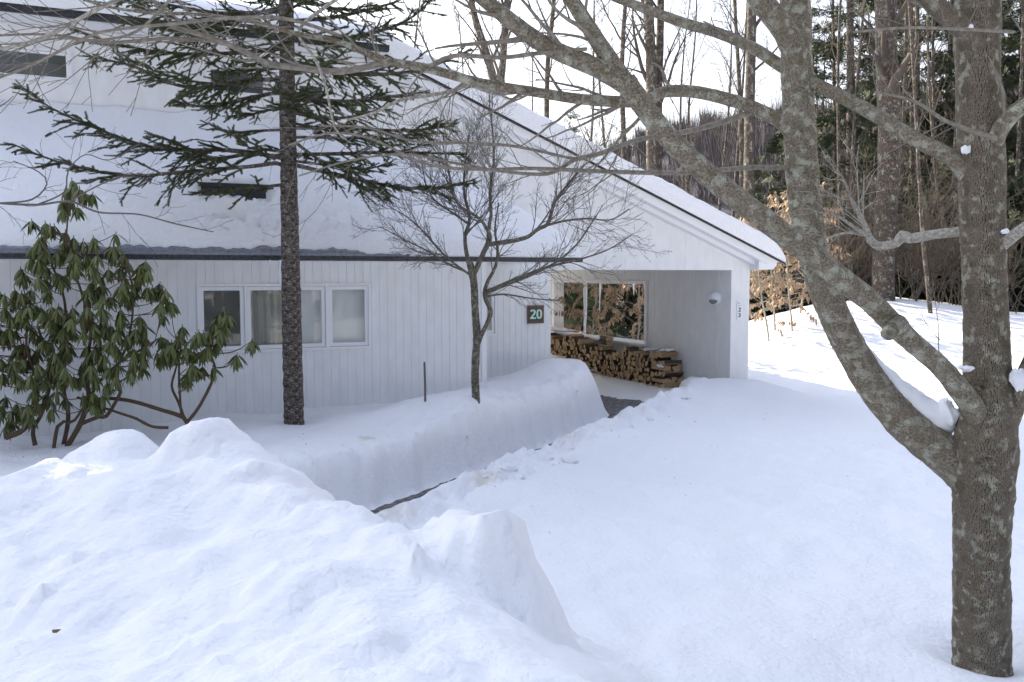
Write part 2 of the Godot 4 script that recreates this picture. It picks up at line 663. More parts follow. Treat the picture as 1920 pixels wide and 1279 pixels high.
# left foot of the trench that was dug along the boardwalk, from its near end to the porch
var trench := [Vector3(0.6, 0, -6.85), Vector3(2.29, 0, -8.1), Vector3(2.76, 0, -8.44), Vector3(3.59, 0, -9.08), Vector3(4.5, 0, -9.65), Vector3(7.55, 0, -12.15), Vector3(8.4, 0, -13.0)]


func trench_at(x: float, z: float) -> Vector2:
	# (signed distance from the left foot, to the right positive; share along)
	var best := 99.0
	var out := Vector2(99, 0)
	for k in trench.size() - 1:
		var a: Vector3 = trench[k]
		var b: Vector3 = trench[k + 1]
		var d := seg_dist(x, z, a, b)
		if d.x < best:
			best = d.x
			var side := (b.x - a.x) * (z - a.z) - (b.z - a.z) * (x - a.x)
			out = Vector2(d.x * signf(side), (k + d.y) / (trench.size() - 1.0))
	return out


func snow_height(x: float, z: float) -> float:
	var n1 := noise_a.get_noise_2d(x * 0.9, z * 0.9)
	var n2 := noise_a.get_noise_2d(x * 4.0 + 31.0, z * 4.0)
	# open field, a little lower by the right side of the house, and the sunny rise beyond
	var h := 0.24 + 0.05 * n1
	h -= 0.2 * smoothstep(7.0, 12.0, x) * smoothstep(-4.0, -9.0, z)
	var s := (x - 11.0) * 0.78 - (z + 12.0) * 0.62
	var across := (x - 11.0) * 0.62 + (z + 12.0) * 0.78
	var crest := 1.05 + 0.45 * exp(-pow((across - 0.5) / 2.5, 2.0)) - 0.5 * smoothstep(-1.0, -4.5, across)
	h += crest * smoothstep(1.5, 11.5, s) * (1.0 - 0.55 * smoothstep(12.5, 22.0, s))
	# banked snow by the post
	h += 0.3 * exp(-pow((x - 10.35) / 1.0, 2.0) - pow((z + 12.45) / 0.75, 2.0))
	h += 0.12 * exp(-pow((x - 9.0) / 0.9, 2.0) - pow((z + 11.4) / 0.9, 2.0))
	# bank between the house and the trench
	var tr := trench_at(x, z)
	if tr.x < 0.0 and z < -5.0:
		var w := -tr.x
		var top := 0.56 + 0.05 * n1 + 0.16 * smoothstep(0.35, 0.62, tr.y) * exp(-pow((w - 0.75) / 0.7, 2.0)) + 0.06 * exp(-pow((w - 0.8) / 0.6, 2.0))
		top += 0.16 * exp(-pow((x - 6.6) / 0.8, 2.0) - pow((z + 12.2) / 0.8, 2.0))
		top += 0.14 * exp(-pow((x - 4.02) / 0.45, 2.0) - pow((z + 9.62) / 0.4, 2.0))
		var face := 1.0 - exp(-pow(w / maxf(0.06, 0.12 + 0.07 * n2 + 0.04 * n1), 2.4))
		top += 0.05 * noise_a.get_noise_2d(x * 5.0 + 3.0, z * 5.0) * exp(-pow((w - 0.3) / 0.25, 2.0))
		var nose := 1.0 - smoothstep(6.9, 7.45, x + 0.35 * (z + 12.2))
		var bank := lerpf(0.05, top, face) * nose
		h = lerpf(h, bank, smoothstep(0.4, 1.4, x + 0.6))if x < 1.0 else bank
		if x < 1.0:
			h = lerpf(0.46 + 0.05 * n1, bank, smoothstep(0.2, 1.0, x))
	elif z < -5.0:
		var w := tr.x
		h += 0.12 * exp(-pow((w - 1.05) / 0.6, 2.0)) * smoothstep(0.1, 0.3, tr.y) * (1.0 + 0.4 * n1)
		var width := 0.54 + 0.14 * n2 + 0.13 * exp(-pow((tr.y - 0.36) / 0.12, 2.0)) + 0.16 * smoothstep(0.84, 0.98, tr.y)
		if w < width:
			h = 0.02
		elif w < width + 0.5:
			var k := (w - width) / 0.5
			h = lerpf(0.02, h + 0.14 * (1.0 - k) + 0.1 * n2, 1.0 - exp(-pow(k / 0.2, 1.5)))
	# under the house and the porch floor
	if z < -12.8 and x > 6.95 and x < 10.6:
		h = minf(h, 0.03)
	if z < -13.05 and x < 10.75:
		h = -0.12
	if z < -11.25 and x < 4.95:
		h = -0.12
	# hollow round the maple
	var md := Vector2(x - 4.28, z + 3.2).length()
	h -= 0.15 * exp(-pow(md / 0.24, 2.0)) * (1.0 + 0.5 * n2)
	h += 0.12 * exp(-pow((x - 4.75) / 0.3, 2.0) - pow((z + 3.15) / 0.35, 2.0))
	if z > -7.5:
		var p := pile_height(x, z)
		if p > -1.0:
			p += 0.05 * noise_a.get_noise_2d(x * 2.0 + 7.0, z * 2.0) + 0.022 * noise_a.get_noise_2d(x * 7.0, z * 7.0) * (0.5 + noise_b.get_noise_2d(x * 0.9, z * 0.9 + 4.0))
			var crumble := clampf(0.35 + 1.3 * noise_b.get_noise_2d(x * 0.8 + 11.0, z * 0.8), 0.0, 1.0)
			p += crumble * 0.07 * (noise_c.get_noise_2d(x, z) + 0.55) + 0.05 * noise_a.get_noise_2d(x * 1.1 + 40.0, z * 1.1)
			h = maxf(h, p) + 0.02 * exp(-absf(h - p) * 20.0)
	h += 0.014 * n2 + 0.006 * noise_a.get_noise_2d(x * 16.0, z * 13.0) * (0.6 + noise_b.get_noise_2d(x * 0.7 + 3.0, z * 0.7))
	return h


var stains := [[Vector3(2.486, 0.591, -8.771), 0.12, 1.0], [Vector3(3.237, 0.302, -7.649), 0.28, 1.0], [Vector3(4.753, 0.290, -9.038), 0.26, 0.9], [Vector3(2.209, 0.269, -7.025), 0.2, 0.7], [Vector3(3.251, 0.261, -8.083), 0.12, 0.8]]


func snow_sheet(called: String, x0: float, x1: float, z0: float, z1: float, step: float, hole: Rect2, sink: float) -> MeshInstance3D:
	var g := Geo.new()
	g.colored = true
	var nx := int(round((x1 - x0) / step)) + 1
	var nz := int(round((z1 - z0) / step)) + 1
	var keep := PackedByteArray()
	keep.resize(nx * nz)
	g.v.resize(nx * nz)
	g.n.resize(nx * nz)
	g.u.resize(nx * nz)
	g.c.resize(nx * nz)
	for a in nz:
		var z := z0 + a * step
		for b in nx:
			var x := x0 + b * step
			var k := a * nx + b
			var inside := hole.has_point(Vector2(x, z))
			var y := 0.0
			if not (inside and hole.grow(-3.0 * step).has_point(Vector2(x, z))):
				y = snow_height(x, z) - (sink if inside else 0.0)
				keep[k] = 1
			g.v[k] = Vector3(x, y, z)
			var col := Color(1, 1, 1)
			if keep[k] and z < -6.5 and z > -13.0 and x > 0.0 and x < 8.0:
				for s in stains:
					var q: Vector3 = s[0]
					var d := Vector2(x - q.x, (z - q.z)).length() / float(s[1])
					if d < 1.6:
						var f := clampf((1.0 - d + 0.9 * noise_a.get_noise_2d(x * 7.0, z * 7.0)) * 0.9, 0.0, 0.45) * float(s[2])
						col = col.lerp(Color(0.66, 0.55, 0.38), f)
			g.c[k] = col
			g.u[k] = Vector2(x, z)
	for a in nz - 1:
		for b in nx - 1:
			var k := a * nx + b
			if keep[k] and keep[k + 1] and keep[k + nx] and keep[k + nx + 1]:
				g.i.append_array([k, k + 1, k + nx, k + 1, k + nx + 1, k + nx])
	g.fix_normals()
	return structure(called, g.mesh(mats.snow))


func build_ground() -> void:
	snow_sheet("snow_ground", -3.6, 8.6, -13.0, -1.0, 0.05, Rect2(900, 900, 1, 1), 0.0)
	snow_sheet("snow_field", -10.0, 30.0, -30.0, 4.0, 0.2, Rect2(-3.6, -13.0, 12.2, 12.0), 0.02)
	# the land beyond, out to the hills
	var g := Geo.new()
	var rings := PackedFloat32Array([0, 14, 22, 32, 50, 80, 130, 220, 380, 600, 900, 1300, 1700])
	var turns := 96
	for k in rings.size():
		for j in turns:
			var a := TAU * j / turns
			var x := 10.0 + cos(a) * rings[k]
			var z := -13.0 + sin(a) * rings[k]
			var y := -0.35
			if rings[k] > 12.0:
				y = -0.15 + 0.006 * (rings[k] - 14.0)
			if rings[k] > 12.0 and z > -9.0:
				y = -0.2
			g.v.append(Vector3(x, y, z))
			g.n.append(Vector3.UP)
			g.u.append(Vector2(x, z))
	for k in rings.size() - 1:
		for j in turns:
			var p := k * turns + j
			var q := k * turns + (j + 1) % turns
			g.i.append_array([p, p + turns, q, q, p + turns, q + turns])
	g.fix_normals()
	for k in g.n.size():
		if g.n[k].y < 0.0:
			g.n[k] = -g.n[k]
	structure("snow_land", g.mesh(mats.roof_snow))
	# wooded hill far behind the house
	var hg := Geo.new()
	for k in 9:
		for j in 81:
			var a := deg_to_rad(-62.0 + j * 2.0 - 90.0 + 25.0)
			var far := 150.0 + k * 45.0
			var y := (1.0 - pow((k - 8) / 8.0, 2.0)) * (40.0 + 32.0 * smoothstep(29.0, 38.0, float(j)) + 8.0 * noise_a.get_noise_2d(j * 0.1, 0.5) + 9.0 * noise_a.get_noise_2d(j * 0.35, k * 0.4)) - 1.0
			hg.v.append(Vector3(cos(a) * far, y, sin(a) * far))
			hg.n.append(Vector3.UP)
			hg.u.append(Vector2(j, k))
	for k in 8:
		for j in 80:
			var p := k * 81 + j
			hg.i.append_array([p, p + 81, p + 1, p + 1, p + 81, p + 82])
	hg.fix_normals()
	structure("hill", hg.mesh(mats.wooded_hill))
	# the bare wood on the hill, one grey mass of upright boughs
	var fan := Geo.new()
	for k in 26:
		var base := Vector3(rng.randf_range(-2.2, 2.2), 0, rng.randf_range(-2.2, 2.2))
		var tip := base * 1.5 + Vector3(rng.randf_range(-1.2, 1.2), rng.randf_range(4.0, 11.0), rng.randf_range(-1.2, 1.2))
		var a := rng.randf() * TAU
		var wide := Vector3(cos(a), 0, sin(a)) * rng.randf_range(0.1, 0.22)
		fan.tri(base - wide, base + wide, tip)
	var fm := fan.mesh(mats.hill_bough)
	var spots := []
	for k in 5200:
		var far := 2 + rng.randi() % 7
		var j := rng.randf_range(20.0, 62.0)
		var p := hg.v[far * 81 + int(j)].lerp(hg.v[far * 81 + int(j) + 1], fmod(j, 1.0))
		p = p.lerp(hg.v[(far - 1) * 81 + int(j)], rng.randf() * 0.9)
		spots.append(Transform3D(Basis(Vector3.UP, rng.randf() * TAU).scaled(Vector3.ONE * rng.randf_range(0.6, 1.2)), p - Vector3(0, 1.0, 0)))
	copies("distant_wood", fm, spots, self)


# ---------- the house ----------

func holed_wall(g: Geo, org: Vector3, right: Vector3, out: Vector3, w: float, y0: float, y1: float, thick: float, holes: Array) -> void:
	# a wall panel from org along right, facing out, with rectangular holes [u0, u1, y0, y1] and their reveals
	var us := [0.0, w]
	var ys := [y0, y1]
	for h in holes:
		us.append_array([h[0], h[1]])
		ys.append_array([h[2], h[3]])
	us.sort()
	ys.sort()
	var at := func(u: float, y: float, t: float) -> Vector3: return org + right * u + Vector3.UP * y - out * t
	for a in us.size() - 1:
		for b in ys.size() - 1:
			if us[a + 1] - us[a] < 1e-4 or ys[b + 1] - ys[b] < 1e-4:
				continue
			var cu: float = (us[a] + us[a + 1]) * 0.5
			var cy: float = (ys[b] + ys[b + 1]) * 0.5
			var gap := false
			for h in holes:
				if cu > h[0] and cu < h[1] and cy > h[2] and cy < h[3]:
					gap = true
			if gap:
				continue
			g.quad(at.call(us[a], ys[b], 0), at.call(us[a + 1], ys[b], 0), at.call(us[a + 1], ys[b + 1], 0), at.call(us[a], ys[b + 1], 0))
			g.quad(at.call(us[a + 1], ys[b], thick), at.call(us[a], ys[b], thick), at.call(us[a], ys[b + 1], thick), at.call(us[a + 1], ys[b + 1], thick))
	for h in holes + [[0.0, w, y0, y1]]:
		var lo: Vector3 = at.call(h[0], h[2], 0)
		var ro: Vector3 = at.call(h[1], h[2], 0)
		var rt: Vector3 = at.call(h[1], h[3], 0)
		var lt: Vector3 = at.call(h[0], h[3], 0)
		var b := out * -thick
		g.quad(lo, lo + b, lt + b, lt)
		g.quad(ro + b, ro, rt, rt + b)
		g.quad(lo, ro, ro + b, lo + b)
		g.quad(lt + b, rt + b, rt, lt)


func board(parent: Node3D, org: Vector3, right: Vector3, out: Vector3, u0: float, u1: float, b0: float, b1: float, t0: float, t1: float, proud: float = 0.006, called: String = "siding_board") -> void:
	# one vertical siding board between u0 and u1 with its bottom and top heights at both edges; its long edges are eased
	var g := Geo.new()
	var e := 0.0012 if called == "siding_board" else 0.0005
	var at := func(u: float, y: float, t: float) -> Vector3: return org + right * u + Vector3.UP * y + out * t
	var ease := 0.003 if called == "siding_board" else 0.001
	g.hexa([at.call(u0 + e + ease, b0, proud), at.call(u1 - e - ease, b1, proud), at.call(u1 - e - ease, t1, proud), at.call(u0 + e + ease, t0, proud)],
		[at.call(u0 + e, b0, 0.0), at.call(u1 - e, b1, 0.0), at.call(u1 - e, t1, 0.0), at.call(u0 + e, t0, 0.0)])
	piece(called, g, mats.siding, parent)


func window(parent: Node3D, org: Vector3, right: Vector3, out: Vector3, u0: float, u1: float, y0: float, y1: float, bar: float, lites: Array) -> Node3D:
	# casing around the opening, sash and pane for each lite [u0, u1]
	var w := Node3D.new()
	w.name = "window"
	parent.add_child(w, true)
	var at := func(u: float, y: float, t: float) -> Vector3: return org + right * u + Vector3.UP * y + out * t
	var ring := func(g: Geo, a: float, b: float, c: float, d: float, k: float, t0: float, t1: float) -> void:
		for r in [[a, b, c, c + k], [a, b, d - k, d], [a, a + k, c + k, d - k], [b - k, b, c + k, d - k]]:
			g.hexa([at.call(r[0], r[2], t1), at.call(r[1], r[2], t1), at.call(r[1], r[3], t1), at.call(r[0], r[3], t1)],
				[at.call(r[0], r[2], t0), at.call(r[1], r[2], t0), at.call(r[1], r[3], t0), at.call(r[0], r[3], t0)])
	var fg := Geo.new()
	ring.call(fg, u0 - 0.012, u1 + 0.012, y0 - 0.012, y1 + 0.012, 0.03, -0.05, 0.034)
	for k in lites.size() - 1:
		var a: float = lites[k][1]
		var b: float = lites[k + 1][0]
		fg.hexa([at.call(a, y0 + 0.018, 0.03), at.call(b, y0 + 0.018, 0.03), at.call(b, y1 - 0.018, 0.03), at.call(a, y1 - 0.018, 0.03)],
			[at.call(a, y0 + 0.018, -0.05), at.call(b, y0 + 0.018, -0.05), at.call(b, y1 - 0.018, -0.05), at.call(a, y1 - 0.018, -0.05)])
	piece("frame", fg, mats.trim, w)
	for l in lites:
		var sg := Geo.new()
		ring.call(sg, l[0] + 0.004, l[1] - 0.004, y0 + 0.022, y1 - 0.022, bar, -0.03, 0.012)
		piece("sash", sg, mats.trim, w)
		var pg := Geo.new()
		var p0: float = l[0] + bar
		var p1: float = l[1] - bar
		pg.quad(at.call(p0, y0 + bar + 0.016, -0.012), at.call(p1, y0 + bar + 0.016, -0.012), at.call(p1, y1 - bar - 0.016, -0.012), at.call(p0, y1 - bar - 0.016, -0.012))
		piece("pane", pg, mats.pane_glass, w)
	return w


func rake_y(x: float) -> float:
	return 2.44 + 0.395 * (11.27 - x)


func build_house() -> void:
	var house := thing("house", "white vertical-board house with snow-laden roofs and open entry porch", "house")
	var R := Vector3.RIGHT
	var O := Vector3.BACK
	# --- wing front wall, z = -11.2
	var zw := -11.2
	var g := Geo.new()
	holed_wall(g, Vector3(0, 0, zw - 0.006), R, O, 4.8, -0.3, 2.405, 0.14, [[1.135, 3.213, 1.314, 2.115]])
	g.box(Vector3(-8, -0.3, zw - 0.158), Vector3(-0.004, 2.405, zw - 0.006))
	var wall := piece("wall", g, mats.joint, house)
	var u := -1.0
	g = Geo.new()
	g.box(Vector3(-8, -0.3, zw - 0.005), Vector3(-1.004, 2.4, zw))
	piece("siding_panel", g, mats.siding, wall)
	while u < 4.75:
		var e := minf(u + 0.106, 4.76)
		var spans := [[-0.2, 1.03], [1.034, 2.4]]
		if e > 1.125 and u < 3.223:
			spans = [[-0.2, 1.03], [1.034, 1.302], [2.127, 2.4]]
		for s in spans:
			board(wall, Vector3(0, 0, zw - 0.006), R, O, u, e, s[0], s[0], s[1], s[1])
		u += 0.106
	g = Geo.new()
	g.box(Vector3(4.765, -0.3, zw - 0.13), Vector3(4.84, 2.4, zw + 0.012))
	piece("corner_board", g, mats.trim, house)
	g = Geo.new()
	g.box(Vector3(4.7, -0.3, -12.98), Vector3(4.82, 2.4, zw - 0.16))
	piece("wing_side_wall", g, mats.siding, house)
	var win := window(house, Vector3(0, 0, zw), R, O, 1.135, 3.213, 1.314, 2.115, 0.045, [[1.15, 1.665], [1.69, 2.645], [2.685, 3.2]])
	# what hangs behind the panes
	g = Geo.new()
	wavy(g, 2.3, 2.62, 1.34, 2.09, zw - 0.1, 0.006, 26.0)
	wavy(g, 2.71, 3.18, 1.345, 2.09, zw - 0.11, 0.004, 9.0)
	piece("blind", g, mats.blind, win)
	g = Geo.new()
	wavy(g, 1.74, 2.26, 1.33, 2.09, zw - 0.13, 0.022, 62.0)
	piece("curtain", g, mats.drape, win)
	g = Geo.new()
	g.box(Vector3(0.9, 0.6, -12.9), Vector3(3.5, 0.64, zw - 0.2))
	g.box(Vector3(0.9, 2.3, -12.9), Vector3(3.5, 2.34, zw - 0.2))
	g.box(Vector3(0.86, 0.6, -12.9), Vector3(0.9, 2.34, zw - 0.2))
	g.box(Vector3(3.5, 0.6, -12.9), Vector3(3.54, 2.34, zw - 0.2))
	g.box(Vector3(0.9, 0.6, -12.94), Vector3(3.5, 2.34, -12.9))
	piece("room_shell", g, mats.room_wall, house)

	# --- wing roof: front slope, hipped end, soffit, gutter
	g = Geo.new()
	var e0 := Vector3(-8, 2.47, -10.85)
	var e1 := Vector3(6.076, 2.47, -10.85)
	var e2 := Vector3(6.076, 2.47, -12.98)
	var k1 := Vector3(3.27, 4.05, -12.98)
	var k0 := Vector3(-8, 4.05, -12.98)
	g.quad(e0, e1, k1, k0)
	g.tri(e1, e2, k1)
	var down := Vector3(0, -0.065, 0)
	g.quad(e0 + down, e1 + down, e1, e0)
	g.quad(e1 + down, e2 + down, e2, e1)
	g.quad(e2 + down, e1 + down, e0 + down, Vector3(-8, 2.405, -12.98))
	piece("wing_roof", g, mats.trim, house)
	g = Geo.new()
	var gp := PackedVector3Array([Vector3(6.09, 2.404, -10.845), Vector3(6.09, 2.404, -10.8), Vector3(6.09, 2.415, -10.775), Vector3(6.09, 2.463, -10.77), Vector3(6.09, 2.472, -10.845)])
	g.prism(gp, Vector3(-14.0, 0, 0))
	piece("gutter", g, mats.gutter, house)

	# band of grey ice and wet snow left along the gutter
	g = Geo.new()
	var bm := 150
	for k in bm:
		var x := lerpf(-2.0, 3.6, k / (bm - 1.0))
		var hh := 0.035 + 0.055 * smoothstep(-2.0, 0.6, x) * smoothstep(3.7, 2.0, x) + 0.05 * noise_a.get_noise_1d(x * 1.3) + 0.03 * noise_a.get_noise_1d(x * 7.0)
		g.v.append_array([Vector3(x, 2.462, -10.765), Vector3(x, 2.462 + hh * 0.6, -10.752 - 0.01 * sin(x * 31.0)), Vector3(x, 2.462 + hh, -10.79), Vector3(x, 2.462, -10.86)])
		for j in 4:
			g.n.append(Vector3.UP)
			g.u.append(Vector2(x, j))
	for k in bm - 1:
		for j in 3:
			var q := k * 4 + j
			g.i.append_array([q, q + 1, q + 4, q + 1, q + 5, q + 4])
	g.fix_normals()
	piece("ice_band", g, mats.ice_grey, house)

	# --- front plane of the main block, z = -13: entry wall, gable over the porch, upper wall
	var zp := -13.0
	g = Geo.new()
	holed_wall(g, Vector3(4.6, 0, zp - 0.006), R, O, 2.16, -0.3, 2.31, 0.14, [[0.3, 1.17, 1.29, 2.1]])
	var entry := piece("wall", g, mats.joint, house)
	u = 4.85
	while u < 6.75:
		var e := minf(u + 0.106, 6.756)
		if u < 5.77:
			board(entry, Vector3(0, 0, zp - 0.006), R, O, u, e, -0.2, -0.2, 1.278, 1.278)
			board(entry, Vector3(0, 0, zp - 0.006), R, O, u, e, 2.112, 2.112, 2.31, 2.31)
		else:
			board(entry, Vector3(0, 0, zp - 0.006), R, O, u, e, -0.2, -0.2, 2.31, 2.31)
		u += 0.106
	var w20 := window(house, Vector3(0, 0, zp), R, O, 4.9, 5.77, 1.29, 2.1, 0.045, [[4.915, 5.755]])
	g = Geo.new()
	wavy(g, 4.93, 5.74, 1.3, 2.09, zp - 0.1, 0.004, 9.0)
	piece("blind", g, mats.blind, w20)
	# gable: a backing sheet whose top follows the rake, then wide panels
	g = Geo.new()
	var gable_outline := PackedVector3Array([Vector3(3.2, 2.31, zp - 0.006), Vector3(10.81, 2.31, zp - 0.006), Vector3(10.81, rake_y(10.81) - 0.04, zp - 0.006), Vector3(3.92, rake_y(3.92) - 0.04, zp - 0.006), Vector3(3.2, 5.36, zp - 0.006)])
	g.prism(gable_outline, Vector3(0, 0, -0.2))
	var gable := piece("gable_wall", g, mats.joint, house)
	u = 3.9
	while u < 10.8:
		var e := minf(u + 0.61, 10.81)
		board(gable, Vector3(0, 0, zp - 0.006), R, O, u, e, 2.312, 2.312, rake_y(u) - 0.05, rake_y(e) - 0.05, 0.006, "siding_panel")
		u += 0.61
	g = Geo.new()
	var up_holes := [[6.1, 7.85, 4.68, 5.06], [9.51, 10.3, 4.68, 5.06], [10.36, 10.62, 4.68, 5.06], [10.7, 11.12, 4.62, 4.95]]
	holed_wall(g, Vector3(-8, 0, zp - 0.006), R, O, 11.19, 2.2, 5.36, 0.16, up_holes)
	var upper := piece("upper_wall", g, mats.joint, house)
	g = Geo.new()
	holed_wall(g, Vector3(-8, 0, zp), R, O, 11.88, 3.6, 5.36, 0.016, up_holes)
	piece("siding_panel", g, mats.siding, upper)
	for h in up_holes:
		window(house, Vector3(-8, 0, zp + 0.004), R, O, h[0], h[1], h[2], h[3], 0.03, [[h[0] + 0.015, h[1] - 0.015]])
	g = Geo.new()
	g.box(Vector3(-2.2, 4.3, -15), Vector3(3.4, 4.34, zp - 0.2))
	g.box(Vector3(-2.2, 5.3, -15), Vector3(3.4, 5.34, zp - 0.2))
	g.box(Vector3(-2.2, 4.34, -15.04), Vector3(3.4, 5.3, -15))
	g.box(Vector3(-2.24, 4.34, -15), Vector3(-2.2, 5.3, zp - 0.2))
	g.box(Vector3(3.4, 4.34, -15), Vector3(3.44, 5.3, zp - 0.2))
	piece("room_shell", g, mats.room_wall, house)

	# --- rake trim: three stepped boards along the slope, black drip edge on top, boxed eave at the low end
	for r in [[0.0, 0.14, -12.70, "rake_board"], [0.14, 0.22, -12.86, "rake_board"]]:
		g = Geo.new()
		var a: float = r[0]
		var b: float = r[1]
		var x1 := 11.23 - a * 0.6
		var z1: float = r[2]
		var po := PackedVector3Array([Vector3(3.9, rake_y(3.9) - b, z1), Vector3(11.2 - b * 1.6, rake_y(11.2 - b * 1.6) - b, z1), Vector3(x1, rake_y(x1) - a, z1), Vector3(3.9, rake_y(3.9) - a, z1)])
		g.prism(po, Vector3(0, 0, -13.0 - z1 + 0.002))
		piece(r[3], g, mats.trim, house)
	g = Geo.new()
	g.prism(PackedVector3Array([Vector3(3.9, rake_y(3.9), -12.66), Vector3(11.3, rake_y(11.3), -12.66), Vector3(11.3, rake_y(11.3) + 0.024, -12.66), Vector3(3.9, rake_y(3.9) + 0.024, -12.66)]), Vector3(0, 0, -11.4))
	piece("porch_roof", g, mats.drip_edge, house)
	g = Geo.new()
	g.prism(PackedVector3Array([Vector3(10.812, 2.312, -12.76), Vector3(11.14, 2.325, -12.76), Vector3(11.22, 2.41, -12.76), Vector3(11.22, 2.44, -12.76), Vector3(10.812, 2.6, -12.76)]), Vector3(0, 0, -11.2))
	piece("eave_box", g, mats.trim, house)

	# --- upper eave and the roof above it
	g = Geo.new()
	g.box(Vector3(-8.6, 5.36, -12.98), Vector3(3.9, 5.4, -12.62))
	piece("upper_soffit", g, mats.trim, house)
	g = Geo.new()
	g.prism(PackedVector3Array([Vector3(3.93, 5.385, -12.62), Vector3(3.93, 5.385, -12.57), Vector3(3.93, 5.4, -12.53), Vector3(3.93, 5.5, -12.52), Vector3(3.93, 5.5, -12.62)]), Vector3(-12.5, 0, 0))
	piece("gutter", g, mats.gutter, house)
	g = Geo.new()
	g.prism(PackedVector3Array([Vector3(3.92, 5.4, -12.63), Vector3(3.92, 5.48, -12.63), Vector3(3.92, 7.1, -18.4), Vector3(3.92, 5.48, -24.1), Vector3(3.92, 5.4, -24.1), Vector3(3.92, 5.4, -18.0)]), Vector3(-12.5, 0, 0))
	piece("upper_roof", g, mats.trim, house)
	# closing walls behind
	g = Geo.new()
	g.box(Vector3(-8, -0.3, -24), Vector3(6.75, 2.5, -23.8))
	g.prism(PackedVector3Array([Vector3(10.65, 2.5, -24), Vector3(-8, 2.5, -24), Vector3(-8, 5.36, -24), Vector3(3.9, 5.33, -24), Vector3(10.65, rake_y(10.65) - 0.05, -24)]), Vector3(0, 0, 0.2))
	g.box(Vector3(-8.2, -0.3, -24), Vector3(-8.002, 5.36, zw - 0.16))
	g.box(Vector3(3.75, 2.6, -23.79), Vector3(3.9, 5.33, -13.24))
	piece("rear_wall", g, mats.siding, house)

	# --- porch: post, right wall with its open window, beam, ceiling, back and left walls, floor
	g = Geo.new()
	g.box(Vector3(10.4, -0.4, -13.3), Vector3(10.81, 2.31, -13.002))
	piece("post", g, mats.siding, house)
	g = Geo.new()
	g.box(Vector3(6.76, 2.312, -13.42), Vector3(10.4, 2.5, -13.222))
	piece("beam", g, mats.trim, house)
	g = Geo.new()
	g.box(Vector3(6.6, 2.502, -21.2), Vector3(10.65, 2.56, -13.23))
	piece("ceiling", g, mats.trim, house)
	g = Geo.new()
	g.box(Vector3(6.6, -0.3, -21.0), Vector3(6.756, 2.5, -13.16))
	piece("porch_wall", g, mats.siding, house)
	# right wall runs back along z; u is measured from z = -13.3 backwards
	g = Geo.new()
	var B := Vector3.FORWARD
	var L := Vector3.LEFT
	# seen from inside (-x side), right is towards the viewer: u from the far end
	var org := Vector3(10.406, 0, -23.79)
	holed_wall(g, org, O, L, 10.48, -0.3, 2.5, 0.22, [[3.96, 8.03, 0.8, 2.05]])
	var pw := piece("porch_wall", g, mats.joint, house)
	u = 10.48
	while u > 3.4:
		var s := maxf(u - 0.106, 3.4)
		if u > 3.9 and s < 8.09:
			board(pw, org, O, L, s, u, -0.25, -0.25, 0.74, 0.74)
			board(pw, org, O, L, s, u, 2.11, 2.11, 2.5, 2.5)
		else:
			board(pw, org, O, L, s, u, -0.25, -0.25, 2.5, 2.5)
		u -= 0.106
	g = Geo.new()
	var zf := -23.79 + 3.96
	var zn := -23.79 + 8.03
	g.box(Vector3(10.38, 2.03, zf - 0.06), Vector3(10.66, 2.1, zn + 0.06))
	g.box(Vector3(10.38, 0.82, zf - 0.06), Vector3(10.66, 2.03, zf + 0.02))
	g.box(Vector3(10.38, 0.82, zn - 0.02), Vector3(10.66, 2.03, zn + 0.06))
	piece("opening_casing", g, mats.trim, house)
	g = Geo.new()
	g.hexa([Vector3(10.33, 0.745, zn + 0.07), Vector3(10.69, 0.745, zn + 0.07), Vector3(10.69, 0.818, zn + 0.07), Vector3(10.33, 0.795, zn + 0.07)],
		[Vector3(10.33, 0.745, zf - 0.07), Vector3(10.69, 0.745, zf - 0.07), Vector3(10.69, 0.818, zf - 0.07), Vector3(10.33, 0.795, zf - 0.07)])
	piece("opening_sill", g, mats.trim, house)
	# porch floor boards, then the boardwalk in the trench
	var floor_ := Node3D.new()
	floor_.name = "porch_floor"
	house.add_child(floor_)
	var z := -13.1
	while z > -20.9:
		g = Geo.new()
		g.box(Vector3(6.77, -0.06, z - 0.137), Vector3(10.39, 0.0 + rng.randf_range(-0.002, 0.002), z))
		piece("plank", g, mats.weathered_plank, floor_)
		z -= 0.142
	var walk := thing("boardwalk", "grey weathered plank boardwalk in the trench dug through the snow", "boardwalk")
	var a0 := Vector3(1.55, 0.03, -7.1)
	var a1 := Vector3(8.75, 0.03, -12.95)
	var dir := (a1 - a0).normalized()
	var side := Vector3(-dir.z, 0, dir.x)
	var run := 0.0
	while run < (a1 - a0).length():
		g = Geo.new()
		var c := a0 + dir * run + Vector3(0, rng.randf_range(-0.004, 0.004), 0)
		var hw := side * 0.62
		var l := dir * 0.137
		g.hexa([c - hw - Vector3(0, 0.04, 0), c - hw + l - Vector3(0, 0.04, 0), c - hw + l, c - hw], [c + hw - Vector3(0, 0.04, 0), c + hw + l - Vector3(0, 0.04, 0), c + hw + l, c + hw])
		g.fix_normals_flat()
		piece("plank", g, mats.weathered_plank, walk)
		run += 0.143


func wavy(g: Geo, x0: float, x1: float, y0: float, y1: float, z: float, deep: float, freq: float) -> void:
	# a hanging cloth with folds
	var m := int((x1 - x0) / 0.012) + 2
	var s := g.v.size()
	for k in m:
		var x := lerpf(x0, x1, float(k) / (m - 1))
		var zz := z + deep * (sin(x * freq) + 0.4 * sin(x * freq * 2.3 + 1.0))
		for y in [y0, y1]:
			g.v.append(Vector3(x, y, zz))
			g.n.append(Vector3.BACK)
			g.u.append(Vector2(x, y))
	for k in m - 1:
		var p := s + k * 2
		g.i.append_array([p, p + 1, p + 2, p + 2, p + 1, p + 3])
	g.fix_normals()


# ---------- snow lying on the roofs ----------

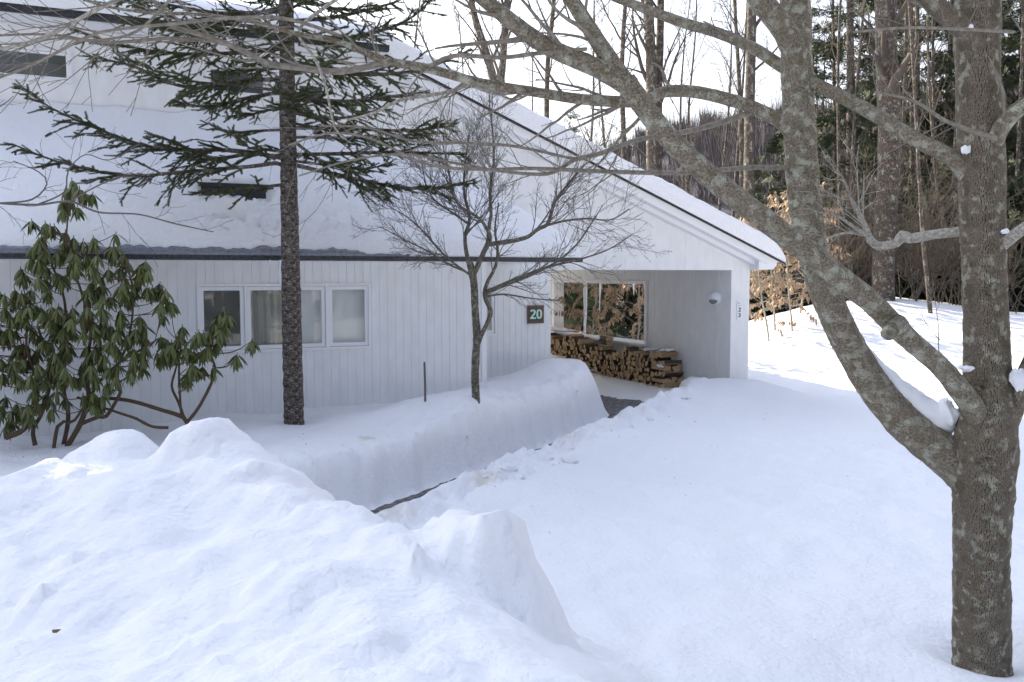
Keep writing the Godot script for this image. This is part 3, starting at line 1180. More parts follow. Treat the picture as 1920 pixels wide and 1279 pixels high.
func blanket(called: String, label: String, xs: PackedFloat32Array, zs: PackedFloat32Array, top: Callable, bottom: Callable) -> void:
	# a closed sheet of snow: top surface, underside, sides
	var g := Geo.new()
	var nx := xs.size()
	var nz := zs.size()
	for a in nz:
		for b in nx:
			g.v.append(Vector3(xs[b], top.call(xs[b], zs[a]), zs[a]))
			g.n.append(Vector3.UP)
			g.u.append(Vector2(xs[b], zs[a]))
	for a in nz - 1:
		for b in nx - 1:
			var k := a * nx + b
			if bottom.call((xs[b] + xs[b + 1]) * 0.5, (zs[a] + zs[a + 1]) * 0.5) > -90.0:
				g.i.append_array([k, k + 1, k + nx, k + 1, k + nx + 1, k + nx])
	g.fix_normals()
	# front, right and left skirts
	for b in nx - 1:
		var p := g.v[(nz - 1) * nx + b]
		var q := g.v[(nz - 1) * nx + b + 1]
		g.quad(Vector3(p.x, bottom.call(p.x, p.z), p.z), Vector3(q.x, bottom.call(q.x, q.z), q.z), q, p)
	for a in nz - 1:
		var p := g.v[a * nx + nx - 1]
		var q := g.v[(a + 1) * nx + nx - 1]
		g.quad(Vector3(q.x, bottom.call(q.x, q.z), q.z), Vector3(p.x, bottom.call(p.x, p.z), p.z), p, q)
		p = g.v[a * nx]
		q = g.v[(a + 1) * nx]
		g.quad(Vector3(p.x, bottom.call(p.x, p.z), p.z), Vector3(q.x, bottom.call(q.x, q.z), q.z), q, p)
	var o := piece(called, g, mats.roof_snow, self)
	tag(o, label, "snow")


func wing_roof_y(x: float, z: float) -> float:
	var front := 2.47 + (4.05 - 2.47) / (12.98 - 10.85) * (-10.85 - z)
	var right := 2.47 + (4.05 - 2.47) / (6.076 - 3.27) * (6.076 - x)
	return minf(front, right)


func spread(a: float, b: float, step: float, ends: Array) -> PackedFloat32Array:
	# positions from a to b, closer together near the listed ends
	var out := PackedFloat32Array()
	var x := a
	while x < b - 1e-4:
		out.append(x)
		var near := 99.0
		for e in ends:
			near = minf(near, absf(x - float(e)))
		x += step * clampf(0.18 + near * 1.6, 0.2, 1.0)
	out.append(b)
	return out


func build_roof_snow() -> void:
	var deep := func(x: float, z: float) -> float:
		var front := absf(-10.79 - z)
		var right := absf(6.08 - x)
		var t := 0.34 + 0.035 * noise_a.get_noise_2d(x * 0.8, z * 0.8) + 0.02 * noise_a.get_noise_2d(x * 3.0, z * 3.0 + 9.0)
		t *= lerpf(0.42, 1.0, 1.0 - exp(-front / 0.22)) if x > 3.0 else lerpf(0.3, 1.0, 1.0 - exp(-front / 0.3))
		t *= sqrt(clampf(front / 0.05, 0.12, 1.0))
		t *= lerpf(0.55, 1.0, 1.0 - exp(-right / 0.25))
		# rough patch where snow has slumped below the skylight
		var rough := exp(-pow((x - 2.0) / 1.5, 2.0)) * exp(-pow((z + 11.15) / 0.4, 2.0))
		t += rough * (0.1 * noise_a.get_noise_2d(x * 6.0, z * 6.0) + 0.04 * noise_b.get_noise_2d(x * 18.0, z * 18.0) - 0.03)
		t -= 0.27 * exp(-pow((x - 1.56) / 0.15, 4.0) - pow((z + 11.17) / 0.06, 4.0))
		t += 0.07 * exp(-pow((x - 1.56) / 0.2, 2.0) - pow((z + 11.31) / 0.07, 2.0))
		# melted back in front of the skylight, heaped over its lid
		t -= 0.1 * smoothstep(1.14, 1.24, x) * smoothstep(2.1, 2.0, x) * smoothstep(-11.6, -11.5, z) * smoothstep(-11.3, -11.45, z)
		t += 0.06 * smoothstep(1.1, 1.3, x) * smoothstep(2.15, 1.95, x) * smoothstep(-11.5, -11.58, z) * smoothstep(-11.95, -11.7, z)
		# drifted a little higher against the wall
		t += 0.05 * exp(-absf(z + 12.98) / 0.25) * noise_a.get_noise_2d(x * 0.9, 4.0)
		return maxf(t, 0.02)
	blanket("roof_snow", "thick smooth snow on the low wing roof above the window band", spread(-6.5, 6.08, 0.06, [6.08]), spread(-12.98, -10.79, 0.045, [-10.79]),
		func(x, z): return wing_roof_y(x, z) + 0.012 + deep.call(x, z),
		func(x, z): return wing_roof_y(x, z) + 0.006)
	# porch gable roof
	var gt := func(x: float, z: float) -> float:
		var low := 11.32 - x
		var front := -12.64 - z
		var t := 0.36 + 0.03 * noise_a.get_noise_2d(x * 1.4, z * 1.4) + 0.012 * noise_a.get_noise_2d(x * 6.0, z * 6.0)
		t *= sqrt(clampf(low / 0.28, 0.0, 1.0)) * 0.85 + 0.15
		t *= 0.72 + 0.28 * sqrt(clampf(front / 0.16, 0.0, 1.0))
		return t
	blanket("roof_snow", "deep snow slab on the sloping porch gable roof with a rounded low end", spread(3.9, 11.32, 0.07, [11.32]), spread(-24.0, -12.64, 0.16, [-12.64]),
		func(x, z): return rake_y(x) + 0.03 + gt.call(x, z),
		func(x, z): return rake_y(x) + 0.026)
	# upper roof
	var ut := func(x: float, z: float) -> float:
		var front := -12.5 - z
		return (0.3 + 0.04 * noise_a.get_noise_2d(x * 0.9, z * 0.9)) * (0.45 + 0.55 * (1.0 - exp(-maxf(front, 0.0) / 0.25)))
	blanket("roof_snow", "snow on the upper roof edge at the top left above the dark fascia", spread(-8.5, 3.95, 0.12, [3.95]), spread(-18.4, -12.5, 0.1, [-12.5]),
		func(x, z): return 5.5 + 0.281 * (-12.63 - z) + ut.call(x, z),
		func(x, z): return 5.5 + 0.281 * (-12.63 - z))
	# skylight poking out of the wing snow
	var sk := thing("skylight", "dark skylight partly uncovered in the wing roof snow behind the spruce trunk", "skylight", Vector3(1.62, 3.2, -11.6))
	var g := Geo.new()
	g.box(Vector3(-0.38, -0.5, -0.25), Vector3(0.38, 0.1, 0.1))
	piece("curb", g, mats.gutter, sk)
	g = Geo.new()
	g.box(Vector3(-0.41, 0.1, -0.25), Vector3(0.41, 0.145, 0.125))
	piece("lid", g, mats.drip_edge, sk)


# ---------- firewood, lamp, signs, icicles ----------

func log_mesh(kind: int, length: float) -> ArrayMesh:
	# a split log along x: split faces, bark arc, two ends
	var outline := PackedVector2Array()
	var bark := []
	var r := 0.07
	if kind == 0 or kind == 3:
		# quarter: apex and an arc of bark
		outline.append(Vector2(0, 0))
		bark.append(false)
		var wide := 1.5 if kind == 0 else 1.0
		for k in 6:
			var a := PI * 0.5 - wide * 0.5 + wide * k / 5.0
			outline.append(Vector2(cos(a), sin(a)) * r * 1.75)
			bark.append(k < 5)
	elif kind == 1:
		# half round
		for k in 8:
			var a := PI * k / 7.0
			outline.append(Vector2(cos(a), sin(a)) * r * 1.02)
			bark.append(k < 7)
	elif kind == 2:
		# small round
		for k in 9:
			var a := TAU * k / 9.0
			outline.append(Vector2(cos(a), sin(a) * 0.92) * r * 0.72)
			bark.append(true)
	else:
		# slab split on all sides
		for q in [Vector2(-0.9, -0.45), Vector2(0.75, -0.6), Vector2(0.95, 0.3), Vector2(-0.2, 0.62), Vector2(-0.85, 0.35)]:
			outline.append(q * r)
			bark.append(q.x < -0.5)
	var mid := Vector2.ZERO
	for q in outline:
		mid += q
	mid /= outline.size()
	var ge := Geo.new()
	var gs := Geo.new()
	var gb := Geo.new()
	ge.colored = true
	var m := outline.size()
	for k in m:
		var p := outline[k] - mid
		var q := outline[(k + 1) % m] - mid
		# outline runs counter-clockwise seen from +x with (z, y) as (x, y) mirrored: the side facing decides
		var a := Vector3(-length * 0.5, p.y, p.x)
		var b := Vector3(-length * 0.5, q.y, q.x)
		var c := b + Vector3(length, rng.randf_range(-0.004, 0.004), 0)
		var d := a + Vector3(length, 0, 0)
		var side := gb if bark[k] else gs
		side.quad(b, a, d, c)
		ge.tri(Vector3(-length * 0.5, 0, 0), a, b)
		ge.tri(Vector3(length * 0.5, 0, 0), c, d)
	var shade := rng.randf_range(0.75, 1.15)
	for k in ge.v.size():
		ge.c.append(Color(shade, shade * rng.randf_range(0.95, 1.0), shade * 0.95))
	var out := ge.mesh(mats.wood_end)
	if gs.v.size():
		gs.mesh(mats.wood_split, out)
	if gb.v.size():
		gb.mesh(mats.wood_bark, out)
	return out


func build_porch_things() -> void:
	var shapes := []
	for k in 15:
		shapes.append(log_mesh(k % 5, 0.4))
	var proto := 0
	# the long stack along the porch wall: ends face -x
	var z := -14.95
	var count := 0
	while z > -19.95:
		var far := (-14.95 - z) / 5.0
		var top := 0.62 + 0.16 * smoothstep(0.3, 0.9, far) + 0.05 * sin(z * 2.7) + 0.04 * sin(z * 5.1)
		var hidden := 0.0
		if z < -16.2:
			hidden = 0.42 * smoothstep(-16.2, -18.2, z)
		var y := 0.075 + rng.randf_range(-0.01, 0.01)
		var course := 0
		while y < top:
			course += 1
			if y > hidden - 0.08:
				var o := MeshInstance3D.new()
				o.name = numbered("firewood_log")
				o.mesh = shapes[rng.randi() % shapes.size()]
				add_child(o)
				o.position = Vector3(10.13 + rng.randf_range(-0.035, 0.03), y + rng.randf_range(-0.012, 0.012), z + 0.054 * (course % 2) + rng.randf_range(-0.025, 0.025))
				o.rotation = Vector3(rng.randf() * TAU, rng.randf_range(-0.06, 0.06), rng.randf_range(-0.04, 0.04))
				o.scale = Vector3(1, 1, 1) * rng.randf_range(0.72, 0.98)
				var share := y / top
				var height := "lowest courses" if share < 0.3 else ("middle courses" if share < 0.62 else ("upper courses" if share < 0.84 else "top course"))
				var where := "near part" if far < 0.33 else ("middle part" if far < 0.66 else "far part")
				tag(o, "split log in the %s of the %s of the long firewood stack" % [height, where], "firewood", "split firewood stacked in the porch, %s, %s" % [height, where])
				count += 1
			y += rng.randf_range(0.08, 0.102)
		z -= 0.108
	# the crossed end of the stack nearest the post
	var courses := [[0.07, 1], [0.185, 0], [0.3, 1], [0.42, 0], [0.535, 1]]
	for c in courses:
		for k in 4:
			var o := MeshInstance3D.new()
			o.name = numbered("firewood_log")
			o.mesh = shapes[[4, 0, 3, 9, 5, 8][rng.randi() % 6]]
			add_child(o)
			if c[1] == 1:
				o.position = Vector3(10.13 + rng.randf_range(-0.03, 0.02), c[0], -14.4 - 0.13 * k)
				o.rotation = Vector3(rng.randf() * TAU, rng.randf_range(-0.1, 0.1), 0)
			else:
				o.position = Vector3(9.97 + 0.11 * k, c[0], -14.58 + rng.randf_range(-0.03, 0.03))
				o.rotation = Vector3(0, PI / 2 + rng.randf_range(-0.12, 0.12), rng.randf_range(-0.05, 0.05))
				o.rotate_object_local(Vector3.RIGHT, rng.randf() * TAU)
			tag(o, "split log in the crossed end of the firewood stack nearest the post", "firewood", "crossed logs at the end of the firewood stack")
	for s in [[Vector3(10.1, 0.7, -14.55), 0.2, "big split log capped with snow on top of the crossed stack end"], [Vector3(10.02, 0.66, -14.85), 0.9, "split log lying slantwise beside the snow-capped top log"], [Vector3(10.12, 0.86, -16.85), 1.35, "pale flat-sided split log lying lengthwise on top of the stack"], [Vector3(10.12, 0.76, -16.9), 1.45, "bark-covered log lying lengthwise under the pale flat-sided log"]]:
		var o := MeshInstance3D.new()
		o.name = numbered("firewood_log")
		o.mesh = log_mesh(4 if not "bark" in s[2] else 2, 0.44)
		add_child(o)
		o.position = s[0]
		o.rotation = Vector3(0.1, s[1], 0)
		o.scale = Vector3(1.0, 1.35, 1.35)
		tag(o, s[2], "firewood", "loose logs on the firewood stack")
	# snow lying on the stack
	for s in [[Vector3(10.1, 0.765, -14.53), Vector3(0.17, 0.035, 0.09), "small snow cap on the top log at the near stack end"], [Vector3(10.22, 0.72, -15.25), Vector3(0.16, 0.04, 0.16), "snow patch lying on the stack beside the crossed logs"], [Vector3(10.2, 0.9, -19.3), Vector3(0.2, 0.06, 0.7), "long snow ridge on the far end of the firewood stack"], [Vector3(9.93, 0.46, -14.52), Vector3(0.06, 0.045, 0.12), "snow tucked between crossed logs at the stack end"]]:
		lump("snow_patch", s[2], s[0], s[1], 3)
	# snow trodden on the porch floor along the stack
	var sg := Geo.new()
	var nx := 26
	var nz := 46
	for a in nz:
		for b in nx:
			var x := 8.15 + 1.9 * b / (nx - 1.0)
			var zz := -19.0 + 5.98 * a / (nz - 1.0)
			var edge := x - (8.62 + 0.25 * noise_a.get_noise_1d(zz * 1.5) + 0.12 * (zz + 13.4))
			var y := -0.03 + 0.085 * smoothstep(-0.15, 0.35, edge + 0.2 * noise_a.get_noise_2d(x * 3.0, zz * 3.0)) + 0.015 * noise_a.get_noise_2d(x * 9.0, zz * 9.0)
			sg.v.append(Vector3(x, y, zz))
			sg.n.append(Vector3.UP)
			sg.u.append(Vector2(x, zz))
	for a in nz - 1:
		for b in nx - 1:
			var k := a * nx + b
			sg.i.append_array([k, k + 1, k + nx, k + 1, k + nx + 1, k + nx])
	sg.fix_normals()
	tag(piece("snow_patch", sg, mats.roof_snow, self), "blown snow on the porch floor at the foot of the firewood", "snow")

	# wall lamp: round white fixture with a half-moon lens below
	var lamp := thing("wall_lamp", "round white wall lamp with grey lens on the porch wall", "lamp", Vector3(10.4, 1.8, -13.42))
	var g := Geo.new()
	lathe(g, [[0.0, 0.02], [0.1, 0.02], [0.115, 0.012], [0.115, 0.0]], 24)
	piece("base", g, mats.lamp_white, lamp)
	g = Geo.new()
	lathe(g, [[0.0, 0.135], [0.045, 0.13], [0.085, 0.11], [0.118, 0.075], [0.132, 0.035], [0.128, 0.02], [0.0, 0.021]], 28)
	piece("globe", g, mats.lamp_white, lamp)
	g = Geo.new()
	# lens: lower half-moon a little proud of the globe, leaning to the viewer
	var row := 7
	var col := 16
	for a in row:
		for b in col:
			var th := lerpf(PI * 1.08, PI * 1.92, float(b) / (col - 1))
			var rr := lerpf(0.02, 0.098, float(a) / (row - 1))
			var zz := sin(th) * rr
			var yy := cos(th) * rr
			g.v.append(Vector3(-(0.143 - 3.2 * rr * rr * 1.1), zz * 1.0 - 0.012, yy))
			g.n.append(Vector3.LEFT)
			g.u.append(Vector2(a, b))
	for a in row - 1:
		for b in col - 1:
			var k := a * col + b
			g.i.append_array([k, k + 1, k + col, k + 1, k + col + 1, k + col])
	g.fix_normals()
	if g.n[20].x > 0.0:
		g.i.reverse()
		g.fix_normals()
	piece("lens", g, mats.lamp_lens, lamp)
	lamp.rotation.y = 0.35

	# house number 20
	var sign_ := thing("number_sign", "square green sign with brown frame reading 20", "sign", Vector3(6.47, 1.595, -12.985))
	g = Geo.new()
	g.box(Vector3(-0.145, -0.145, 0), Vector3(0.145, 0.145, 0.02))
	piece("frame", g, mats.sign_frame, sign_)
	g = Geo.new()
	g.box(Vector3(-0.115, -0.115, 0.0205), Vector3(0.115, 0.115, 0.026))
	piece("face", g, mats.sign_face, sign_)
	lettering("20", 0.15, mats.sign_letter, sign_, Vector3(0, 0, 0.0265), true)
	# unit plaque on the post
	var pl := thing("unit_plaque", "small white plaque with black numbers 2 and 3 on the corner post", "sign", Vector3(10.585, 1.6, -12.998))
	g = Geo.new()
	g.box(Vector3(-0.06, -0.18, 0), Vector3(0.06, 0.16, 0.008))
	piece("plate", g, mats.plaque, pl)
	lettering("2", 0.074, mats.plaque_letter, pl, Vector3(0, 0.0, 0.0085), true)
	lettering("3", 0.074, mats.plaque_letter, pl, Vector3(0, -0.1, 0.0085), true)
	g = Geo.new()
	g.box(Vector3(-0.055, 0.078, 0.0085), Vector3(0.055, 0.082, 0.011))
	g.box(Vector3(-0.03, 0.118, 0.0085), Vector3(0.022, 0.123, 0.011))
	g.prism(PackedVector3Array([Vector3(-0.045, 0.1205, 0.011), Vector3(-0.026, 0.11, 0.011), Vector3(-0.026, 0.131, 0.011)]), Vector3(0, 0, -0.0025))
	piece("arrow", g, mats.stake, pl)
	# black pot lid of a lantern on the far end of the stack
	var pot := thing("black_lantern", "small black object standing on the snowy far end of the firewood", "lantern", Vector3(10.15, 0.93, -19.75))
	g = Geo.new()
	upright(g, [[0.0, 0.17], [0.03, 0.17], [0.035, 0.15], [0.07, 0.12], [0.09, 0.06], [0.09, 0.0], [0.0, 0.0]], 14)
	piece("body", g, mats.black_plastic, pot)
	g = Geo.new()
	upright(g, [[0.0, 0.205], [0.012, 0.2], [0.014, 0.171], [0.0, 0.17]], 10)
	piece("knob", g, mats.black_plastic, pot)

	# icicles: three hanging outside the porch opening, several at the wing eave
	for s in [[10.9, -19.15, 2.25, 1.75, 0.055, "long thick icicle hanging outside the porch opening at its far end"], [10.95, -19.3, 2.25, 1.6, 0.035, "slender icicle just left of the thick one outside the porch opening"], [10.95, -18.55, 2.25, 0.95, 0.03, "thin tapering icicle second from the far end of the porch opening"], [11.0, -17.15, 2.25, 0.5, 0.04, "short icicle hanging near the middle of the porch opening"]]:
		icicle(Vector3(s[0], s[2], s[1]), s[3], s[4], s[5])
	for s in [[2.02, 0.3, 0.018, "short icicle at the wing eave left of the spruce trunk"], [2.12, 0.62, 0.02, "longest icicle at the wing eave left of the spruce trunk"], [1.9, 0.12, 0.012, "tiny icicle at the wing eave above the middle window"], [2.62, 0.1, 0.012, "tiny icicle at the wing eave right of the spruce trunk"]]:
		icicle(Vector3(s[0], 2.41, -10.8), s[1], s[2], s[3])


func lump(called: String, label: String, at: Vector3, size: Vector3, seed_: int) -> void:
	var g := Geo.new()
	var rows := 9
	var cols := 20
	for a in rows:
		for b in cols + 1:
			var th := PI * a / (rows - 1.0)
			var ph := TAU * (b % cols) / cols
			var d := Vector3(sin(th) * cos(ph), cos(th), sin(th) * sin(ph))
			var k := 0.95 + 0.75 * noise_a.get_noise_3d(d.x * 0.9 + seed_ + at.x * 3.0, d.y * 0.9, d.z * 0.9 + at.z * 2.0)
			if d.y < 0.0:
				k *= 1.0 + d.y * 0.35
			g.v.append(d * size * k)
			g.n.append(d)
			g.u.append(Vector2(b, a))
	for a in rows - 1:
		for b in cols:
			var p := a * (cols + 1) + b
			g.i.append_array([p, p + cols + 1, p + 1, p + 1, p + cols + 1, p + cols + 2])
	g.fix_normals()
	var o := piece(called, g, mats.roof_snow, self)
	o.position = at
	tag(o, label, "snow")


func lathe(g: Geo, prof: Array, sides: int) -> void:
	# profile [radius, height] turned about the -x axis
	turned(g, prof, sides, Basis(Vector3(0, 0, 1), Vector3(-1, 0, 0), Vector3(0, -1, 0)))


func upright(g: Geo, prof: Array, sides: int) -> void:
	turned(g, prof, sides, Basis.IDENTITY)


func turned(g: Geo, prof: Array, sides: int, how: Basis) -> void:
	var s := g.v.size()
	for p in prof:
		for j in sides + 1:
			var a := TAU * (j % sides) / sides
			g.v.append(how * Vector3(cos(a) * float(p[0]), float(p[1]), sin(a) * float(p[0])))
			g.n.append(Vector3.UP)
			g.u.append(Vector2(j, p[1]))
	for k in prof.size() - 1:
		for j in sides:
			var p := s + k * (sides + 1) + j
			g.i.append_array([p, p + sides + 1, p + 1, p + 1, p + sides + 1, p + sides + 2])
	g.fix_normals()


func lettering(words: String, tall: float, m: Material, parent: Node3D, at: Vector3, bold: bool) -> void:
	var t := TextMesh.new()
	var f := SystemFont.new()
	f.font_names = PackedStringArray(["Droid Sans"])
	if bold:
		f.font_weight = 700
	t.font = f
	t.text = words
	t.font_size = 64
	t.pixel_size = tall / 46.0
	t.depth = 0.004
	t.material = m
	var o := MeshInstance3D.new()
	o.name = "number"
	o.mesh = t
	parent.add_child(o, true)
	o.position = at + Vector3(0, 0, 0.002)


func icicle(at: Vector3, long: float, r: float, label: String) -> void:
	var g := Geo.new()
	var pts := PackedVector3Array()
	var rad := PackedFloat32Array()
	for k in 15:
		var t := k / 14.0
		pts.append(Vector3(0.01 * sin(t * 5.0 + at.z), -long * t, 0.012 * sin(t * 4.0 + at.x)))
		rad.append(maxf(r * (pow(1.0 - t, 0.75)) * (1.0 + 0.12 * sin(t * 37.0 + at.z * 5.0)), 0.0015))
	g.tube(pts, rad, 10)
	g.fix_normals()
	var o := piece("icicle", g, mats.ice, self)
	o.position = at
	tag(o, label, "icicle", "icicles")


# ---------- the big maple in front ----------

func limb(parent: Node3D, called: String, ctrl: Array, sides: int, step: float, bump: float, m: Material, g_twigs: Geo, twigs: int, lengths: Array, o: Dictionary, from: float = 0.3) -> Array:
	var path := smooth_path(ctrl, step)
	var g := Geo.new()
	g.tube(path[0], path[1], sides, bump, noise_a)
	if bump > 0.0:
		g.fix_seam(sides)
	piece(called, g, m, parent)
	if twigs > 0:
		twigs_along(g_twigs, path[0], path[1], twigs, from, lengths, o)
	return path


func build_maple() -> void:
	rng.seed = 401
	var tree := thing("maple_tree", "large forked maple with lichen-covered bark in the right foreground", "tree")
	var tw := Geo.new()
	var o := {"seg": 0.055, "least": 0.0014, "wander": 0.2, "up": 0.02, "levels": 2, "density": [6.0, 5.0, 0.0], "start": 0.15, "angle": [0.5, 1.0], "ratio": 0.45}
	var M: Material = mats.maple_bark
	var ML: Material = mats.maple_limb_bark
	# trunk, from under the snow up past the top of the picture
	limb(tree, "trunk", [[Vector3(4.195, -0.044, -3.119), 0.1593], [Vector3(4.183, 0.217, -3.125), 0.1424], [Vector3(4.168, 0.562, -3.132), 0.1352], [Vector3(4.156, 0.903, -3.137), 0.1364], [Vector3(4.156, 1.128, -3.138), 0.1472], [Vector3(4.160, 1.352, -3.135), 0.1566], [Vector3(4.163, 1.546, -3.134), 0.1348], [Vector3(4.154, 1.740, -3.138), 0.1144], [Vector3(4.137, 2.014, -3.146), 0.1060], [Vector3(4.120, 2.285, -3.154), 0.1037], [Vector3(4.103, 2.554, -3.162), 0.1086], [Vector3(4.089, 2.821, -3.169), 0.1111], [Vector3(4.072, 3.033, -3.177), 0.1063], [Vector3(4.056, 3.269, -3.184), 0.1040], [Vector3(4.045, 3.504, -3.189), 0.1088], [Vector3(4.041, 3.763, -3.191), 0.1015], [Vector3(4.024, 4.374, -3.199), 0.0918], [Vector3(3.999, 5.367, -3.211), 0.0724]], 30, 0.022, 0.05, M, tw, 0, [], o)
	# left limb, the heavier of the two
	var l1 := limb(tree, "limb", [[Vector3(4.235, 0.771, -3.167), 0.0488], [Vector3(4.192, 1.002, -3.176), 0.0781], [Vector3(4.136, 1.167, -3.202), 0.0981], [Vector3(4.031, 1.312, -3.295), 0.1040], [Vector3(3.924, 1.438, -3.411), 0.0990], [Vector3(3.861, 1.550, -3.496), 0.0917], [Vector3(3.806, 1.661, -3.566), 0.0878], [Vector3(3.760, 1.790, -3.631), 0.0836], [Vector3(3.724, 1.915, -3.692), 0.0820], [Vector3(3.688, 2.083, -3.764), 0.0832], [Vector3(3.648, 2.259, -3.816), 0.0812], [Vector3(3.636, 2.466, -3.876), 0.0851], [Vector3(3.641, 2.676, -3.930), 0.0890], [Vector3(3.633, 2.915, -3.955), 0.0894], [Vector3(3.635, 3.186, -3.987), 0.0886], [Vector3(3.643, 3.427, -4.017), 0.0877], [Vector3(3.647, 3.668, -4.037), 0.0851], [Vector3(3.632, 3.960, -4.044), 0.0793], [Vector3(3.663, 4.698, -4.140), 0.0659], [Vector3(3.631, 5.621, -4.265), 0.0460]], 26, 0.025, 0.05, ML, tw, 0, [], o)
	limb(tree, "limb", [[Vector3(3.633, 3.289, -3.988), 0.0610], [Vector3(3.553, 3.477, -3.949), 0.0660], [Vector3(3.453, 3.590, -3.929), 0.0654], [Vector3(3.309, 3.697, -3.919), 0.0593], [Vector3(3.183, 3.820, -3.922), 0.0533], [Vector3(2.951, 4.096, -3.920), 0.0361], [Vector3(2.666, 4.421, -3.943), 0.0192]], 18, 0.025, 0.04, ML, tw, 0, [], o)
	# second limb, crossing in front of the first
	var l2 := limb(tree, "limb", [[Vector3(4.228, 1.236, -3.126), 0.0361], [Vector3(4.101, 1.470, -3.119), 0.0527], [Vector3(4.013, 1.576, -3.105), 0.0558], [Vector3(3.899, 1.671, -3.092), 0.0542], [Vector3(3.771, 1.788, -3.096), 0.0493], [Vector3(3.659, 1.865, -3.104), 0.0481], [Vector3(3.553, 1.945, -3.121), 0.0493], [Vector3(3.449, 2.029, -3.136), 0.0516], [Vector3(3.353, 2.116, -3.159), 0.0518], [Vector3(3.229, 2.200, -3.184), 0.0542], [Vector3(3.033, 2.341, -3.220), 0.0531], [Vector3(2.867, 2.453, -3.264), 0.0521], [Vector3(2.538, 2.688, -3.341), 0.0498], [Vector3(2.322, 2.874, -3.386), 0.0473], [Vector3(2.137, 3.086, -3.417), 0.0470]], 22, 0.025, 0.05, ML, tw, 0, [], o)
	var l2b := limb(tree, "limb", [[Vector3(2.165, 3.057, -3.404), 0.0469], [Vector3(2.017, 3.137, -3.451), 0.0410], [Vector3(1.794, 3.229, -3.522), 0.0374], [Vector3(1.607, 3.346, -3.554), 0.0323], [Vector3(1.488, 3.439, -3.587), 0.0287], [Vector3(1.266, 3.624, -3.657), 0.0204], [Vector3(0.976, 3.838, -3.738), 0.0088]], 16, 0.03, 0.04, ML, tw, 7, [0.2, 0.5], o, 0.1)
	var l2a := limb(tree, "limb", [[Vector3(2.154, 3.057, -3.409), 0.0422], [Vector3(2.073, 3.182, -3.447), 0.0377], [Vector3(1.994, 3.335, -3.506), 0.0344], [Vector3(1.928, 3.480, -3.570), 0.0311], [Vector3(1.818, 3.736, -3.676), 0.0218], [Vector3(1.710, 4.097, -3.837), 0.0099]], 16, 0.03, 0.04, ML, tw, 5, [0.2, 0.5], o, 0.1)
	# cut stub on the second limb
	var g := Geo.new()
	var s0: Vector3 = Vector3(3.461, 2.011, -3.086)
	var s1: Vector3 = Vector3(3.332, 1.972, -3.036)
	g.tube(PackedVector3Array([s0, s0.lerp(s1, 0.5), s1]), PackedFloat32Array([0.048, 0.038, 0.032]), 16, 0.08, noise_a)
	piece("branch_stub", g, ML, tree)
	g = Geo.new()
	var out := (s1 - s0).normalized()
	g.tube(PackedVector3Array([s1, s1 + out * 0.012]), PackedFloat32Array([0.024, 0.016]), 16)
	piece("cut_face", g, mats.maple_twig, tree)
	for k in [[Vector3(4.066, 2.165, -3.058), 0.03], [Vector3(4.042, 1.298, -3.036), 0.035], [Vector3(4.166, 1.221, -3.023), 0.03], [Vector3(4.051, 1.697, -3.076), 0.02]]:
		g = Geo.new()
		var c: Vector3 = k[0]
		var to := (Vector3(0, 2.25, 0) - c).normalized()
		g.tube(PackedVector3Array([c - to * 0.05, c, c + to * 0.012]), PackedFloat32Array([k[1] * 1.5, k[1] * 1.25, k[1] * 0.8]), 14, 0.1, noise_a)
		piece("knot", g, M, tree)
	# branches off the trunk
	var br: Material = mats.maple_twig
	limb(tree, "branch", [[Vector3(4.031, 2.741, -3.196), 0.0486], [Vector3(3.974, 2.829, -3.244), 0.0418], [Vector3(3.896, 2.955, -3.424), 0.0385], [Vector3(3.805, 3.146, -3.687), 0.0369], [Vector3(3.683, 3.299, -3.910), 0.0358], [Vector3(3.613, 3.431, -4.108), 0.0357], [Vector3(3.536, 3.554, -4.254), 0.0336], [Vector3(3.409, 3.668, -4.424), 0.0314], [Vector3(3.246, 3.743, -4.555), 0.0304], [Vector3(3.064, 3.865, -4.750), 0.0279], [Vector3(2.885, 3.997, -4.944), 0.0235], [Vector3(2.572, 4.255, -5.200), 0.0137]], 14, 0.03, 0.05, ML, tw, 9, [0.2, 0.6], o, 0.35)
	limb(tree, "branch", [[Vector3(4.021, 3.349, -3.145), 0.0454], [Vector3(3.912, 3.421, -3.141), 0.0499], [Vector3(3.780, 3.493, -3.148), 0.0474], [Vector3(3.649, 3.561, -3.153), 0.0426], [Vector3(3.431, 3.688, -3.144), 0.0328], [Vector3(3.170, 3.912, -3.156), 0.0163]], 16, 0.03, 0.04, M, tw, 4, [0.2, 0.5], o)
	limb(tree, "branch", [[Vector3(4.124, 2.744, -3.175), 0.0363], [Vector3(4.076, 2.910, -3.086), 0.0424], [Vector3(4.025, 2.994, -2.978), 0.0376], [Vector3(4.063, 3.060, -2.905), 0.0313], [Vector3(4.169, 3.203, -2.800), 0.0238], [Vector3(4.325, 3.442, -2.617), 0.0102]], 16, 0.03, 0.05, ML, tw, 6, [0.2, 0.5], o)
	limb(tree, "branch", [[Vector3(4.009, 2.904, -3.030), 0.0139], [Vector3(3.860, 2.936, -3.055), 0.0116], [Vector3(3.699, 2.978, -3.075), 0.0093], [Vector3(3.529, 3.056, -3.099), 0.0070], [Vector3(3.358, 3.100, -3.179), 0.0047]], 8, 0.03, 0.0, br, tw, 6, [0.15, 0.4], o)
	limb(tree, "branch", [[Vector3(4.227, 1.380, -3.105), 0.0527], [Vector3(4.236, 1.554, -3.045), 0.0494], [Vector3(4.243, 1.751, -2.986), 0.0439], [Vector3(4.293, 2.021, -2.908), 0.0339], [Vector3(4.421, 2.335, -2.794), 0.0241], [Vector3(4.538, 2.715, -2.683), 0.0169], [Vector3(4.579, 3.154, -2.610), 0.0062]], 16, 0.03, 0.05, M, tw, 0, [], o)
